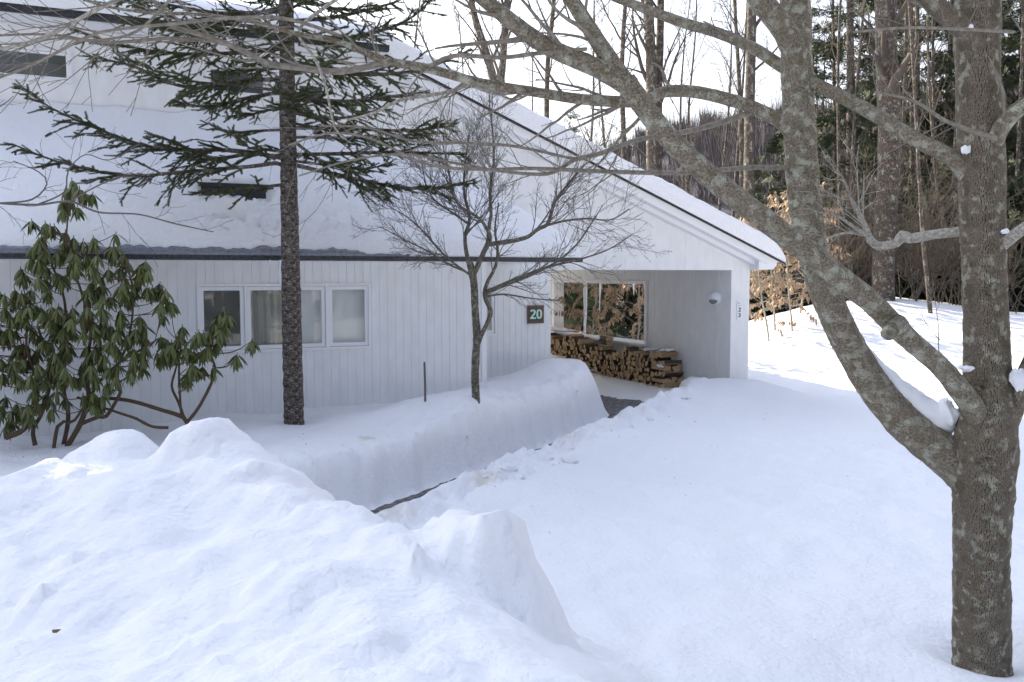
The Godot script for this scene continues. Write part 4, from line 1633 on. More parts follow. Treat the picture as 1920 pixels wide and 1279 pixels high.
	limb(tree, "branch", [[Vector3(4.172, 2.313, -3.174), 0.0340], [Vector3(4.143, 2.407, -3.055), 0.0305], [Vector3(4.121, 2.477, -2.933), 0.0271], [Vector3(4.195, 2.585, -2.788), 0.0173], [Vector3(4.336, 2.723, -2.612), 0.0051]], 12, 0.03, 0.05, mats.pale_bark, tw, 0, [], o)
	# pale crooked branch reaching left from the trunk, ending in a fan of twigs
	var fan := Geo.new()
	var of := {"seg": 0.05, "least": 0.0016, "wander": 0.22, "up": 0.0, "levels": 2, "density": [9.0, 8.0, 0.0], "start": 0.1, "angle": [0.4, 0.9], "ratio": 0.5}
	limb(tree, "branch", [[Vector3(4.094, 2.469, -3.188), 0.0292], [Vector3(4.055, 2.466, -3.251), 0.0259], [Vector3(3.982, 2.452, -3.351), 0.0253], [Vector3(3.922, 2.435, -3.445), 0.0272], [Vector3(3.902, 2.450, -3.477), 0.0313], [Vector3(3.896, 2.412, -3.512), 0.0237], [Vector3(3.843, 2.398, -3.570), 0.0226], [Vector3(3.814, 2.425, -3.606), 0.0215], [Vector3(3.807, 2.483, -3.631), 0.0162], [Vector3(3.783, 2.591, -3.676), 0.0123], [Vector3(3.754, 2.670, -3.711), 0.0082]], 12, 0.02, 0.06, mats.pale_bark, fan, 9, [0.2, 0.42], of, 0.72)
	limb(tree, "branch", [[Vector3(3.806, 2.445, -3.610), 0.0121], [Vector3(3.711, 2.501, -3.632), 0.0094], [Vector3(3.617, 2.556, -3.654), 0.0067], [Vector3(3.510, 2.573, -3.660), 0.0040]], 6, 0.03, 0.0, mats.pale_bark, fan, 5, [0.12, 0.3], of, 0.2)
	limb(tree, "branch", [[Vector3(3.800, 2.453, -3.612), 0.0107], [Vector3(3.716, 2.471, -3.674), 0.0082], [Vector3(3.632, 2.443, -3.735), 0.0055]], 6, 0.03, 0.0, mats.pale_bark, fan, 4, [0.12, 0.3], of, 0.2)
	piece("twigs", fan, mats.pale_bark, tree).set_meta("kind", "stuff")
	# long level branch off the left limb, crossing the whole picture to the left
	var lb := limb(tree, "branch", [[Vector3(3.647, 2.883, -3.927), 0.0430], [Vector3(3.572, 2.970, -3.907), 0.0399], [Vector3(3.404, 3.070, -3.874), 0.0365], [Vector3(3.214, 3.123, -3.853), 0.0346], [Vector3(3.009, 3.154, -3.838), 0.0328], [Vector3(2.798, 3.169, -3.826), 0.0310], [Vector3(2.606, 3.149, -3.805), 0.0292], [Vector3(2.483, 3.093, -3.807), 0.0290], [Vector3(2.159, 3.073, -3.793), 0.0257], [Vector3(1.864, 3.080, -3.765), 0.0224], [Vector3(1.584, 3.090, -3.730), 0.0204], [Vector3(1.337, 3.130, -3.735), 0.0186], [Vector3(1.154, 3.147, -3.743), 0.0171], [Vector3(0.968, 3.200, -3.742), 0.0110], [Vector3(0.794, 3.222, -3.767), 0.0097], [Vector3(0.614, 3.259, -3.796), 0.0084], [Vector3(0.415, 3.272, -3.834), 0.0071], [Vector3(0.240, 3.264, -3.860), 0.0059], [Vector3(0.070, 3.278, -3.884), 0.0048], [Vector3(-0.057, 3.313, -3.889), 0.0037]], 14, 0.03, 0.04, ML, tw, 26, [0.2, 0.65], o, 0.25)
	limb(tree, "branch", [[Vector3(1.174, 3.145, -3.745), 0.0148], [Vector3(0.977, 3.092, -3.782), 0.0134], [Vector3(0.807, 3.099, -3.817), 0.0131], [Vector3(0.688, 3.105, -3.828), 0.0118], [Vector3(0.599, 3.147, -3.848), 0.0117], [Vector3(0.518, 3.180, -3.863), 0.0105], [Vector3(0.419, 3.209, -3.887), 0.0103], [Vector3(0.317, 3.235, -3.913), 0.0092]], 10, 0.03, 0.04, br, tw, 9, [0.2, 0.6], o, 0.2)
	limb(tree, "branch", [[Vector3(0.528, 3.180, -3.858), 0.0084], [Vector3(0.341, 3.192, -3.924), 0.0072], [Vector3(0.164, 3.169, -3.962), 0.0070], [Vector3(0.063, 3.155, -3.965), 0.0058], [Vector3(-0.065, 3.175, -4.002), 0.0057], [Vector3(-0.176, 3.172, -4.010), 0.0046], [Vector3(-0.322, 3.154, -4.034), 0.0036]], 8, 0.03, 0.0, br, tw, 12, [0.2, 0.5], o, 0.1)
	limb(tree, "branch", [[Vector3(0.973, 3.231, -3.761), 0.0078], [Vector3(0.750, 3.267, -3.733), 0.0074], [Vector3(0.522, 3.244, -3.729), 0.0071], [Vector3(0.324, 3.196, -3.711), 0.0068], [Vector3(0.138, 3.163, -3.742), 0.0056], [Vector3(0.028, 3.125, -3.738), 0.0055], [Vector3(-0.170, 3.010, -3.787), 0.0053], [Vector3(-0.311, 2.946, -3.819), 0.0043]], 8, 0.03, 0.0, br, tw, 14, [0.2, 0.5], o, 0.1)
	limb(tree, "branch", [[Vector3(0.193, 3.292, -3.661), 0.0093], [Vector3(0.067, 3.227, -3.720), 0.0082], [Vector3(-0.024, 3.177, -3.763), 0.0072], [Vector3(-0.097, 3.140, -3.819), 0.0081], [Vector3(-0.170, 3.109, -3.853), 0.0071], [Vector3(-0.277, 3.077, -3.881), 0.0052], [Vector3(-0.349, 3.065, -3.914), 0.0043]], 8, 0.03, 0.05, mats.pale_bark, tw, 8, [0.15, 0.4], o, 0.1)
	limb(tree, "branch", [[Vector3(0.327, 3.313, -3.709), 0.0058], [Vector3(0.270, 3.244, -3.736), 0.0058], [Vector3(0.185, 3.165, -3.775), 0.0048], [Vector3(0.065, 3.135, -3.831), 0.0047], [Vector3(-0.118, 3.137, -3.917), 0.0037], [Vector3(-0.305, 3.065, -4.004), 0.0027]], 6, 0.03, 0.0, br, tw, 8, [0.15, 0.4], o, 0.1)
	limb(tree, "branch", [[Vector3(1.037, 3.445, -3.820), 0.0080], [Vector3(0.902, 3.343, -3.828), 0.0078], [Vector3(0.809, 3.243, -3.816), 0.0066], [Vector3(0.863, 3.131, -3.769), 0.0066], [Vector3(0.896, 3.019, -3.731), 0.0054], [Vector3(0.927, 2.845, -3.705), 0.0044], [Vector3(0.970, 2.798, -3.685), 0.0033]], 6, 0.03, 0.0, mats.pale_bark, tw, 5, [0.15, 0.35], o, 0.3)
	limb(tree, "branch", [[Vector3(1.337, 3.130, -3.735), 0.0093], [Vector3(1.423, 3.170, -3.640), 0.0092], [Vector3(1.607, 3.163, -3.554), 0.0092], [Vector3(1.760, 3.186, -3.505), 0.0093], [Vector3(1.960, 3.211, -3.445), 0.0082]], 6, 0.03, 0.0, br, tw, 4, [0.15, 0.4], o, 0.3)
	# lower thin branches crossing the gable
	limb(tree, "branch", [[Vector3(3.623, 2.886, -3.960), 0.0173], [Vector3(3.520, 2.840, -3.964), 0.0144], [Vector3(3.301, 2.830, -3.978), 0.0143], [Vector3(2.873, 2.785, -4.012), 0.0127], [Vector3(2.445, 2.774, -4.046), 0.0111], [Vector3(2.004, 2.767, -4.031), 0.0093], [Vector3(1.720, 2.751, -4.053), 0.0078], [Vector3(1.453, 2.764, -4.067), 0.0063], [Vector3(1.197, 2.864, -4.076), 0.0049], [Vector3(1.008, 2.885, -4.109), 0.0048], [Vector3(0.822, 2.825, -4.141), 0.0035]], 6, 0.03, 0.0, br, tw, 14, [0.2, 0.5], o, 0.25)
	limb(tree, "branch", [[Vector3(3.234, 3.116, -3.855), 0.0153], [Vector3(3.005, 3.034, -3.895), 0.0152], [Vector3(2.816, 2.982, -3.928), 0.0138], [Vector3(2.578, 2.937, -3.984), 0.0124], [Vector3(2.371, 2.860, -4.025), 0.0123], [Vector3(2.239, 2.824, -4.054), 0.0109], [Vector3(2.096, 2.750, -4.076), 0.0095], [Vector3(1.821, 2.759, -4.116), 0.0080], [Vector3(1.633, 2.787, -4.149), 0.0066], [Vector3(1.393, 2.822, -4.205), 0.0052], [Vector3(1.147, 2.790, -4.265), 0.0051], [Vector3(0.905, 2.709, -4.323), 0.0037]], 6, 0.03, 0.0, br, tw, 14, [0.2, 0.5], o, 0.3)
	limb(tree, "branch", [[Vector3(2.246, 2.826, -4.050), 0.0082], [Vector3(1.909, 2.876, -4.075), 0.0080], [Vector3(1.627, 2.878, -4.096), 0.0065], [Vector3(1.396, 2.871, -4.093), 0.0063], [Vector3(1.190, 2.925, -4.135), 0.0050], [Vector3(0.976, 2.926, -4.179), 0.0049]], 6, 0.03, 0.0, br, tw, 9, [0.2, 0.5], o, 0.2)
	limb(tree, "branch", [[Vector3(1.830, 3.085, -3.781), 0.0112], [Vector3(1.700, 3.069, -3.819), 0.0099], [Vector3(1.579, 3.099, -3.843), 0.0098], [Vector3(1.495, 3.065, -3.827), 0.0085], [Vector3(1.387, 3.042, -3.877), 0.0072], [Vector3(1.263, 3.014, -3.880), 0.0071], [Vector3(1.142, 2.949, -3.881), 0.0058], [Vector3(1.036, 2.919, -3.931), 0.0047]], 6, 0.03, 0.0, mats.pale_bark, tw, 8, [0.15, 0.45], o, 0.2)
	limb(tree, "branch", [[Vector3(4.028, 3.400, -2.977), 0.0091], [Vector3(3.624, 3.360, -2.944), 0.0078], [Vector3(3.323, 3.340, -2.974), 0.0067], [Vector3(3.033, 3.295, -2.999), 0.0044]], 6, 0.03, 0.0, br, tw, 6, [0.15, 0.4], o, 0.2)
	piece("twigs", tw, mats.maple_twig, tree).set_meta("kind", "stuff")
	# snow caught in the forks
	lump("snow_clump", "snow wedged in the fork of the maple between trunk and left limb", Vector3(4.044, 1.520, -3.278), Vector3(0.05, 0.08, 0.07), 1)
	strip_snow("snow_clump", "long strip of snow lying along the top of the maple's left limb", [Vector3(3.832, 1.838, -3.620), Vector3(3.869, 1.739, -3.569), Vector3(3.924, 1.634, -3.489), Vector3(3.989, 1.543, -3.403), Vector3(4.053, 1.475, -3.329), Vector3(4.099, 1.446, -3.274)], [0.012, 0.035, 0.055, 0.07, 0.075, 0.04])
	lump("snow_clump", "small snow tuft where the second maple limb leaves the trunk", Vector3(3.968, 1.772, -3.115), Vector3(0.035, 0.02, 0.03), 2)
	lump("snow_clump", "snow tuft in the crotch of the upper left maple branch", Vector3(3.949, 2.858, -3.146), Vector3(0.022, 0.028, 0.02), 4)
	lump("snow_clump", "snow tuft on the maple trunk just under the top edge of the picture", Vector3(3.880, 3.428, -3.101), Vector3(0.024, 0.018, 0.02), 5)
	lump("snow_clump", "snow caught beside the right-hand maple limb at the picture edge", Vector3(4.166, 1.715, -2.978), Vector3(0.04, 0.07, 0.03), 6)
	lump("snow_clump", "tiny snow tuft on the maple trunk near the right edge branch", Vector3(4.045, 2.452, -2.991), Vector3(0.02, 0.014, 0.02), 7)


func strip_snow(called: String, label: String, pts: Array, rad: Array) -> void:
	var ctrl := []
	for k in pts.size():
		ctrl.append([pts[k], rad[k]])
	var path := smooth_path(ctrl, 0.02)
	var g := Geo.new()
	g.tube(path[0], path[1], 14, 0.16, noise_a)
	g.fix_seam(14)
	tag(piece(called, g, mats.roof_snow, self), label, "snow")


# ---------- conifers ----------

func shoot_mesh(long: float, needle: float, wide: float, count: int, m: Material) -> ArrayMesh:
	# one needled shoot along +y
	var g := Geo.new()
	g.colored = true
	for k in count:
		var t := (k + 0.5) / count
		var a := k * 2.4
		var dir := Vector3(cos(a), 0.75, sin(a)).normalized()
		var side := dir.cross(Vector3.UP).normalized() * wide
		var p := Vector3(0, t * long, 0)
		var tip := p + dir * needle * (1.0 - 0.3 * t)
		var s := g.v.size()
		g.v.append_array([p - side, p + side, tip])
		var nn := dir.cross(side).normalized()
		g.n.append_array([nn, nn, nn])
		g.u.append_array([Vector2.ZERO, Vector2.ONE, Vector2.ONE])
		var shade := 0.8 + 0.4 * fmod(k * 0.618, 1.0)
		for j in 3:
			g.c.append(Color(shade, shade, shade))
		g.i.append_array([s, s + 1, s + 2])
	return g.mesh(m)


func basis_along(dir: Vector3, roll: float, size: float) -> Basis:
	var y := dir.normalized()
	var x := y.cross(Vector3(0.3, 0.1, 0.95)).normalized()
	var z := x.cross(y)
	return Basis(x, y, z).rotated(y, roll).scaled(Vector3.ONE * size)


func spruce_limb(wood: Geo, spots: Array, tints: PackedColorArray, ctrl: Array, bare: float, full: float) -> void:
	var path := smooth_path(ctrl, 0.075)
	var pts: PackedVector3Array = path[0]
	var rad: PackedFloat32Array = path[1]
	wood.tube(pts, rad, 5, 0.0, null, false)
	var m := pts.size()
	var total := 0.075 * m
	var tone := rng.randf_range(0.75, 1.2)
	for k in m - 1:
		var t := float(k) / (m - 1)
		if t < bare:
			# dead bare twigs near the trunk
			if rng.randf() < 0.35:
				var dd := ((pts[k + 1] - pts[k]).normalized() * 0.5 + any_dir() * Vector3(1, 0.5, 1)).normalized()
				wood.tube(PackedVector3Array([pts[k], pts[k] + dd * 0.12, pts[k] + (dd + Vector3(0, -0.2, 0)) * 0.25]), PackedFloat32Array([0.003, 0.0022, 0.0014]), 3, 0.0, null, false)
			continue
		var ax := (pts[k + 1] - pts[k]).normalized()
		spots.append(Transform3D(basis_along(ax + any_dir() * 0.3, rng.randf() * TAU, rng.randf_range(0.9, 1.2)), pts[k]))
		tints.append(Color(tone, tone, tone))
		for sgn: float in [-1.0, 1.0]:
			if rng.randf() > full:
				continue
			var side := ax.cross(Vector3.UP).normalized() * sgn
			var dir := (ax * rng.randf_range(0.7, 1.1) + side * rng.randf_range(0.6, 1.1) + Vector3(0, rng.randf_range(-0.75, 0.45), 0)).normalized()
			var long := (0.13 + 0.17 * total * (1.0 - t) + 0.08 * sin(t * PI)) * rng.randf_range(0.4, 1.3)
			long = minf(long, 0.75)
			var q := pts[k]
			var n := maxi(1, int(long / 0.06))
			var bt := PackedVector3Array([q])
			var br := PackedFloat32Array([0.004])
			for j in n:
				dir = (dir + any_dir() * 0.16 + Vector3(0, -0.03, 0)).normalized()
				var q2 := q + dir * 0.062
				spots.append(Transform3D(basis_along(dir, rng.randf() * TAU, rng.randf_range(0.85, 1.15)), q))
				tints.append(Color(tone, tone, tone) * rng.randf_range(0.8, 1.2))
				if rng.randf() < 0.62:
					var s2 := dir.cross(Vector3.UP).normalized() * (1.0 if j % 2 == 0 else -1.0)
					var d2 := (dir * 0.8 + s2 * rng.randf_range(0.6, 1.0) + Vector3(0, rng.randf_range(-0.25, 0.3), 0)).normalized()
					spots.append(Transform3D(basis_along(d2, rng.randf() * TAU, rng.randf_range(0.7, 1.25)), q2))
					tints.append(Color(tone, tone, tone) * rng.randf_range(0.8, 1.25))
				q = q2
				bt.append(q)
				br.append(0.002)
			wood.tube(bt, br, 3, 0.0, null, false)


func build_spruce() -> void:
	rng.seed = 77
	var tree := thing("spruce_tree", "slim spruce with scaly grey trunk standing against the wing wall", "tree")
	var path := smooth_path([[Vector3(2.038, 0.278, -10.194), 0.1162], [Vector3(2.033, 0.614, -10.196), 0.1104], [Vector3(2.031, 1.190, -10.197), 0.1074], [Vector3(2.029, 1.731, -10.198), 0.1074], [Vector3(2.028, 2.327, -10.198), 0.1016], [Vector3(2.027, 2.918, -10.199), 0.0957], [Vector3(2.026, 3.504, -10.199), 0.0899], [Vector3(2.025, 4.085, -10.200), 0.0870], [Vector3(2.030, 4.661, -10.198), 0.0812], [Vector3(2.034, 5.231, -10.196), 0.0783], [Vector3(2.043, 6.358, -10.192), 0.0667], [Vector3(2.066, 8.013, -10.181), 0.0464], [Vector3(2.097, 10.156, -10.166), 0.0174]], 0.04)
	var g := Geo.new()
	g.tube(path[0], path[1], 22, 0.09, noise_a)
	g.fix_seam(22)
	piece("trunk", g, mats.spruce_bark, tree)
	var wood := Geo.new()
	var spots := []
	var tints := PackedColorArray()
	# limbs that can be told apart, then fill on all sides
	for l in [
		[[Vector3(2.015, 3.165, -10.204), 0.0261], [Vector3(1.937, 3.440, -10.131), 0.0258], [Vector3(1.612, 3.411, -10.172), 0.0225], [Vector3(0.889, 3.325, -10.288), 0.0188], [Vector3(0.361, 3.270, -10.314), 0.0155], [Vector3(-0.219, 3.373, -10.364), 0.0099], [Vector3(-0.680, 3.543, -10.358), 0.0071]],
		[[Vector3(2.021, 3.504, -10.202), 0.0261], [Vector3(1.947, 3.521, -10.181), 0.0259], [Vector3(1.457, 3.596, -10.354), 0.0226], [Vector3(0.736, 3.599, -10.580), 0.0191], [Vector3(0.215, 3.755, -10.713), 0.0132], [Vector3(-0.297, 3.984, -10.841), 0.0102], [Vector3(-0.609, 4.208, -10.876), 0.0075]],
		[[Vector3(2.021, 3.504, -10.202), 0.0232], [Vector3(1.735, 3.600, -10.556), 0.0235], [Vector3(1.310, 3.565, -10.864), 0.0204], [Vector3(0.938, 3.748, -11.148), 0.0146], [Vector3(0.669, 3.872, -11.384), 0.0087]],
		[[Vector3(2.017, 3.241, -10.204), 0.0203], [Vector3(1.766, 3.193, -10.100), 0.0170], [Vector3(1.355, 3.136, -9.961), 0.0136], [Vector3(0.976, 3.080, -9.916), 0.0079]],
		[[Vector3(2.036, 4.373, -10.195), 0.0261], [Vector3(1.594, 4.352, -10.290), 0.0227], [Vector3(1.107, 4.247, -10.407), 0.0194], [Vector3(0.747, 4.310, -10.465), 0.0135], [Vector3(0.489, 4.433, -10.475), 0.0106], [Vector3(-0.003, 4.519, -10.594), 0.0077]],
		[[Vector3(2.034, 4.258, -10.196), 0.0232], [Vector3(1.574, 4.134, -10.189), 0.0197], [Vector3(1.183, 4.012, -10.151), 0.0136], [Vector3(0.859, 4.019, -10.082), 0.0079]],
		[[Vector3(2.041, 4.718, -10.192), 0.0261], [Vector3(1.428, 4.613, -10.258), 0.0224], [Vector3(0.899, 4.589, -10.394), 0.0163], [Vector3(0.383, 4.648, -10.524), 0.0105], [Vector3(-0.069, 4.786, -10.625), 0.0077]],
		[[Vector3(2.045, 4.947, -10.190), 0.0261], [Vector3(1.476, 4.916, -10.566), 0.0230], [Vector3(0.897, 4.971, -10.946), 0.0171], [Vector3(0.365, 5.144, -11.305), 0.0113]],
		[[Vector3(2.048, 5.118, -10.189), 0.0261], [Vector3(1.385, 5.033, -10.278), 0.0223], [Vector3(0.860, 5.088, -10.412), 0.0163], [Vector3(0.296, 5.168, -10.565), 0.0105]],
		[[Vector3(2.047, 3.457, -10.190), 0.0261], [Vector3(2.529, 3.318, -9.855), 0.0233], [Vector3(3.027, 3.193, -9.512), 0.0174], [Vector3(3.361, 3.172, -9.246), 0.0116], [Vector3(3.784, 3.218, -8.993), 0.0086]],
		[[Vector3(2.049, 3.562, -10.189), 0.0232], [Vector3(2.636, 3.587, -10.025), 0.0208], [Vector3(3.208, 3.618, -9.869), 0.0151], [Vector3(3.900, 3.601, -9.657), 0.0092]],
		[[Vector3(2.054, 3.853, -10.187), 0.0232], [Vector3(2.588, 3.837, -9.827), 0.0204], [Vector3(3.137, 3.793, -9.460), 0.0145], [Vector3(3.572, 3.828, -9.147), 0.0087]],
		[[Vector3(2.059, 4.200, -10.184), 0.0232], [Vector3(2.513, 4.105, -9.751), 0.0201], [Vector3(2.975, 4.123, -9.316), 0.0142], [Vector3(3.248, 4.148, -9.078), 0.0085]],
		[[Vector3(2.064, 4.488, -10.182), 0.0232], [Vector3(2.808, 4.453, -9.945), 0.0208], [Vector3(3.432, 4.533, -9.764), 0.0152], [Vector3(3.986, 4.779, -9.617), 0.0092]],
		[[Vector3(2.070, 4.832, -10.179), 0.0261], [Vector3(2.653, 4.807, -9.797), 0.0204], [Vector3(3.147, 4.949, -9.456), 0.0145], [Vector3(3.414, 5.198, -9.221), 0.0087]],
		[[Vector3(2.073, 5.004, -10.178), 0.0232], [Vector3(2.602, 5.089, -10.041), 0.0208], [Vector3(3.168, 5.261, -9.888), 0.0121]],
		[[Vector3(2.052, 3.737, -10.187), 0.0203], [Vector3(2.272, 3.467, -9.753), 0.0170], [Vector3(2.504, 3.320, -9.315), 0.0138], [Vector3(2.646, 3.082, -9.028), 0.0082]],
		[[Vector3(2.056, 4.027, -10.185), 0.0203], [Vector3(2.307, 3.890, -9.627), 0.0169], [Vector3(2.583, 3.877, -9.167), 0.0110], [Vector3(2.723, 3.921, -8.881), 0.0081]],
	]:
		spruce_limb(wood, spots, tints, l, 0.2, 0.78)
	for k in 54:
		var y := lerpf(3.5, 8.0, k / 54.0)
		var a := k * 2.39996 + rng.randf_range(-0.3, 0.3)
		var long := rng.randf_range(0.9, 1.9) * (1.0 - 0.25 * (y - 3.0) / 5.0)
		var p0: Vector3 = path[0][0]
		p0 = Vector3(p0.x - 0.03, y, p0.z)
		var d := Vector3(cos(a), 0, sin(a))
		if d.z < -0.2:
			long = minf(long, 0.9 + maxf(0.0, y - 4.3))
		spruce_limb(wood, spots, tints, [[p0, 0.018], [p0 + d * long * 0.35 + Vector3(0, -0.02, 0), 0.014], [p0 + d * long * 0.7 + Vector3(0, -0.04, 0), 0.009], [p0 + d * long + Vector3(0, 0.08, 0), 0.004]], 0.25, 0.75)
	var tuft := Geo.new()
	var od := {"seg": 0.03, "least": 0.0016, "wander": 0.35, "up": -0.03, "levels": 1, "density": [30.0, 0.0], "start": 0.1, "angle": [0.4, 1.2], "ratio": 0.6}
	for k in 34:
		grow(tuft, Vector3(3.008, 3.079, -9.686) + any_dir() * 0.03, (any_dir() + Vector3(0, -0.4, 0)).normalized(), rng.randf_range(0.06, 0.14), 0.003, 0, od)
	piece("dead_tuft", tuft, mats.forest_twig, tree)
	piece("branches", wood, mats.spruce_bark, tree).set_meta("kind", "stuff")
	copies("crown", shoot_mesh(0.1, 0.025, 0.005, 44, mats.needles), spots, tree, tints)


func conifer(called: String, label: String, group: String, at: Vector3, tall: float, spread_: float, first: float, trunk_r: float, sprays: Mesh, dense: float, size: float = 1.0, lean: float = 0.0) -> void:
	# tall hemlock or spruce: trunk, limbs with flat drooping sprays
	var tree := thing(called, label, "tree", at, group)
	var g := Geo.new()
	var pts := PackedVector3Array()
	var rad := PackedFloat32Array()
	for k in 22:
		var t := k / 21.0
		pts.append(Vector3(lean * t * tall + 0.1 * sin(t * 7.0 + at.x), tall * t - 0.4, 0.08 * sin(t * 6.0 + at.z)))
		rad.append(maxf(trunk_r * (1.0 - t * 0.96), 0.01))
	g.tube(pts, rad, 10, 0.06, noise_a, false)
	piece("trunk", g, mats.forest_bark, tree)
	var wood := Geo.new()
	var spots := []
	var tints := PackedColorArray()
	var y := first
	while y < tall - 0.4:
		var t := y / tall
		var long := spread_ * (pow(1.0 - t, 0.75) + 0.05) * rng.randf_range(0.6, 1.1)
		var a := rng.randf() * TAU
		var d := Vector3(cos(a), 0, sin(a))
		var q := Vector3(lean * y, y, 0)
		var n := maxi(2, int(long / 0.28))
		var lp := PackedVector3Array([q])
		var lr := PackedFloat32Array([0.03 * (1.0 - t) + 0.006])
		var tone := rng.randf_range(0.7, 1.25)
		var slope := 0.12 - 0.3 * (1.0 - t)
		for k in n:
			var f := (k + 1.0) / n
			q += (d + Vector3(0, slope + 0.22 * (f - 0.5), 0) + any_dir() * 0.14).normalized() * (long / n)
			lp.append(q)
			lr.append(lerpf(lr[0], 0.004, f))
			var many := 2 + int(dense * 2.0 * rng.randf())
			for j in many:
				var side := d.cross(Vector3.UP) * rng.randf_range(-1.0, 1.0)
				var dd := (d * rng.randf_range(0.2, 1.0) + side * 1.2 + Vector3(0, rng.randf_range(-0.5, 0.1), 0)).normalized()
				spots.append(Transform3D(basis_along(dd, rng.randf_range(-0.5, 0.5), rng.randf_range(0.75, 1.35) * size), q + any_dir() * 0.12))
				var c := tone * rng.randf_range(0.75, 1.25)
				tints.append(Color(c, c, c * 0.95))
		wood.tube(lp, lr, 3, 0.0, null, false)
		y += rng.randf_range(0.16, 0.34) / dense
	piece("branches", wood, mats.forest_twig, tree).set_meta("kind", "stuff")
	copies("crown", sprays, spots, tree, tints)


func spray_mesh() -> ArrayMesh:
	# a flat frond about half a metre long, made of narrow blades on a forked stem
	var g := Geo.new()
	g.colored = true
	var r := RandomNumberGenerator.new()
	r.seed = 3
	for k in 30:
		var t := (k + 0.5) / 30.0
		var sgn := 1.0 if k % 2 == 0 else -1.0
		var long := 0.24 * (1.0 - t * 0.75) * r.randf_range(0.6, 1.1)
		var p := Vector3(0, t * 0.5, 0)
		var dir := Vector3(sgn * 0.85, 0.6, r.randf_range(-0.28, 0.1)).normalized()
		var wide := Vector3(-dir.y, dir.x, 0).normalized() * r.randf_range(0.013, 0.02)
		var tip := p + dir * long
		var mid := p + dir * long * 0.55 + Vector3(0, 0, 0.015)
		var nn := Vector3(r.randf_range(-0.3, 0.3), r.randf_range(-0.3, 0.3), 1.0).normalized()
		var s := g.v.size()
		g.v.append_array([p, mid - wide, tip, mid + wide])
		g.n.append_array([nn, nn, nn, nn])
		g.u.append_array([Vector2.ZERO, Vector2.ZERO, Vector2.ZERO, Vector2.ZERO])
		var shade := r.randf_range(0.7, 1.3)
		for j in 4:
			g.c.append(Color(shade, shade, shade))
		g.i.append_array([s, s + 2, s + 1, s, s + 3, s + 2])
	return g.mesh(mats.hemlock_needles)


# ---------- small bare tree by the entry ----------

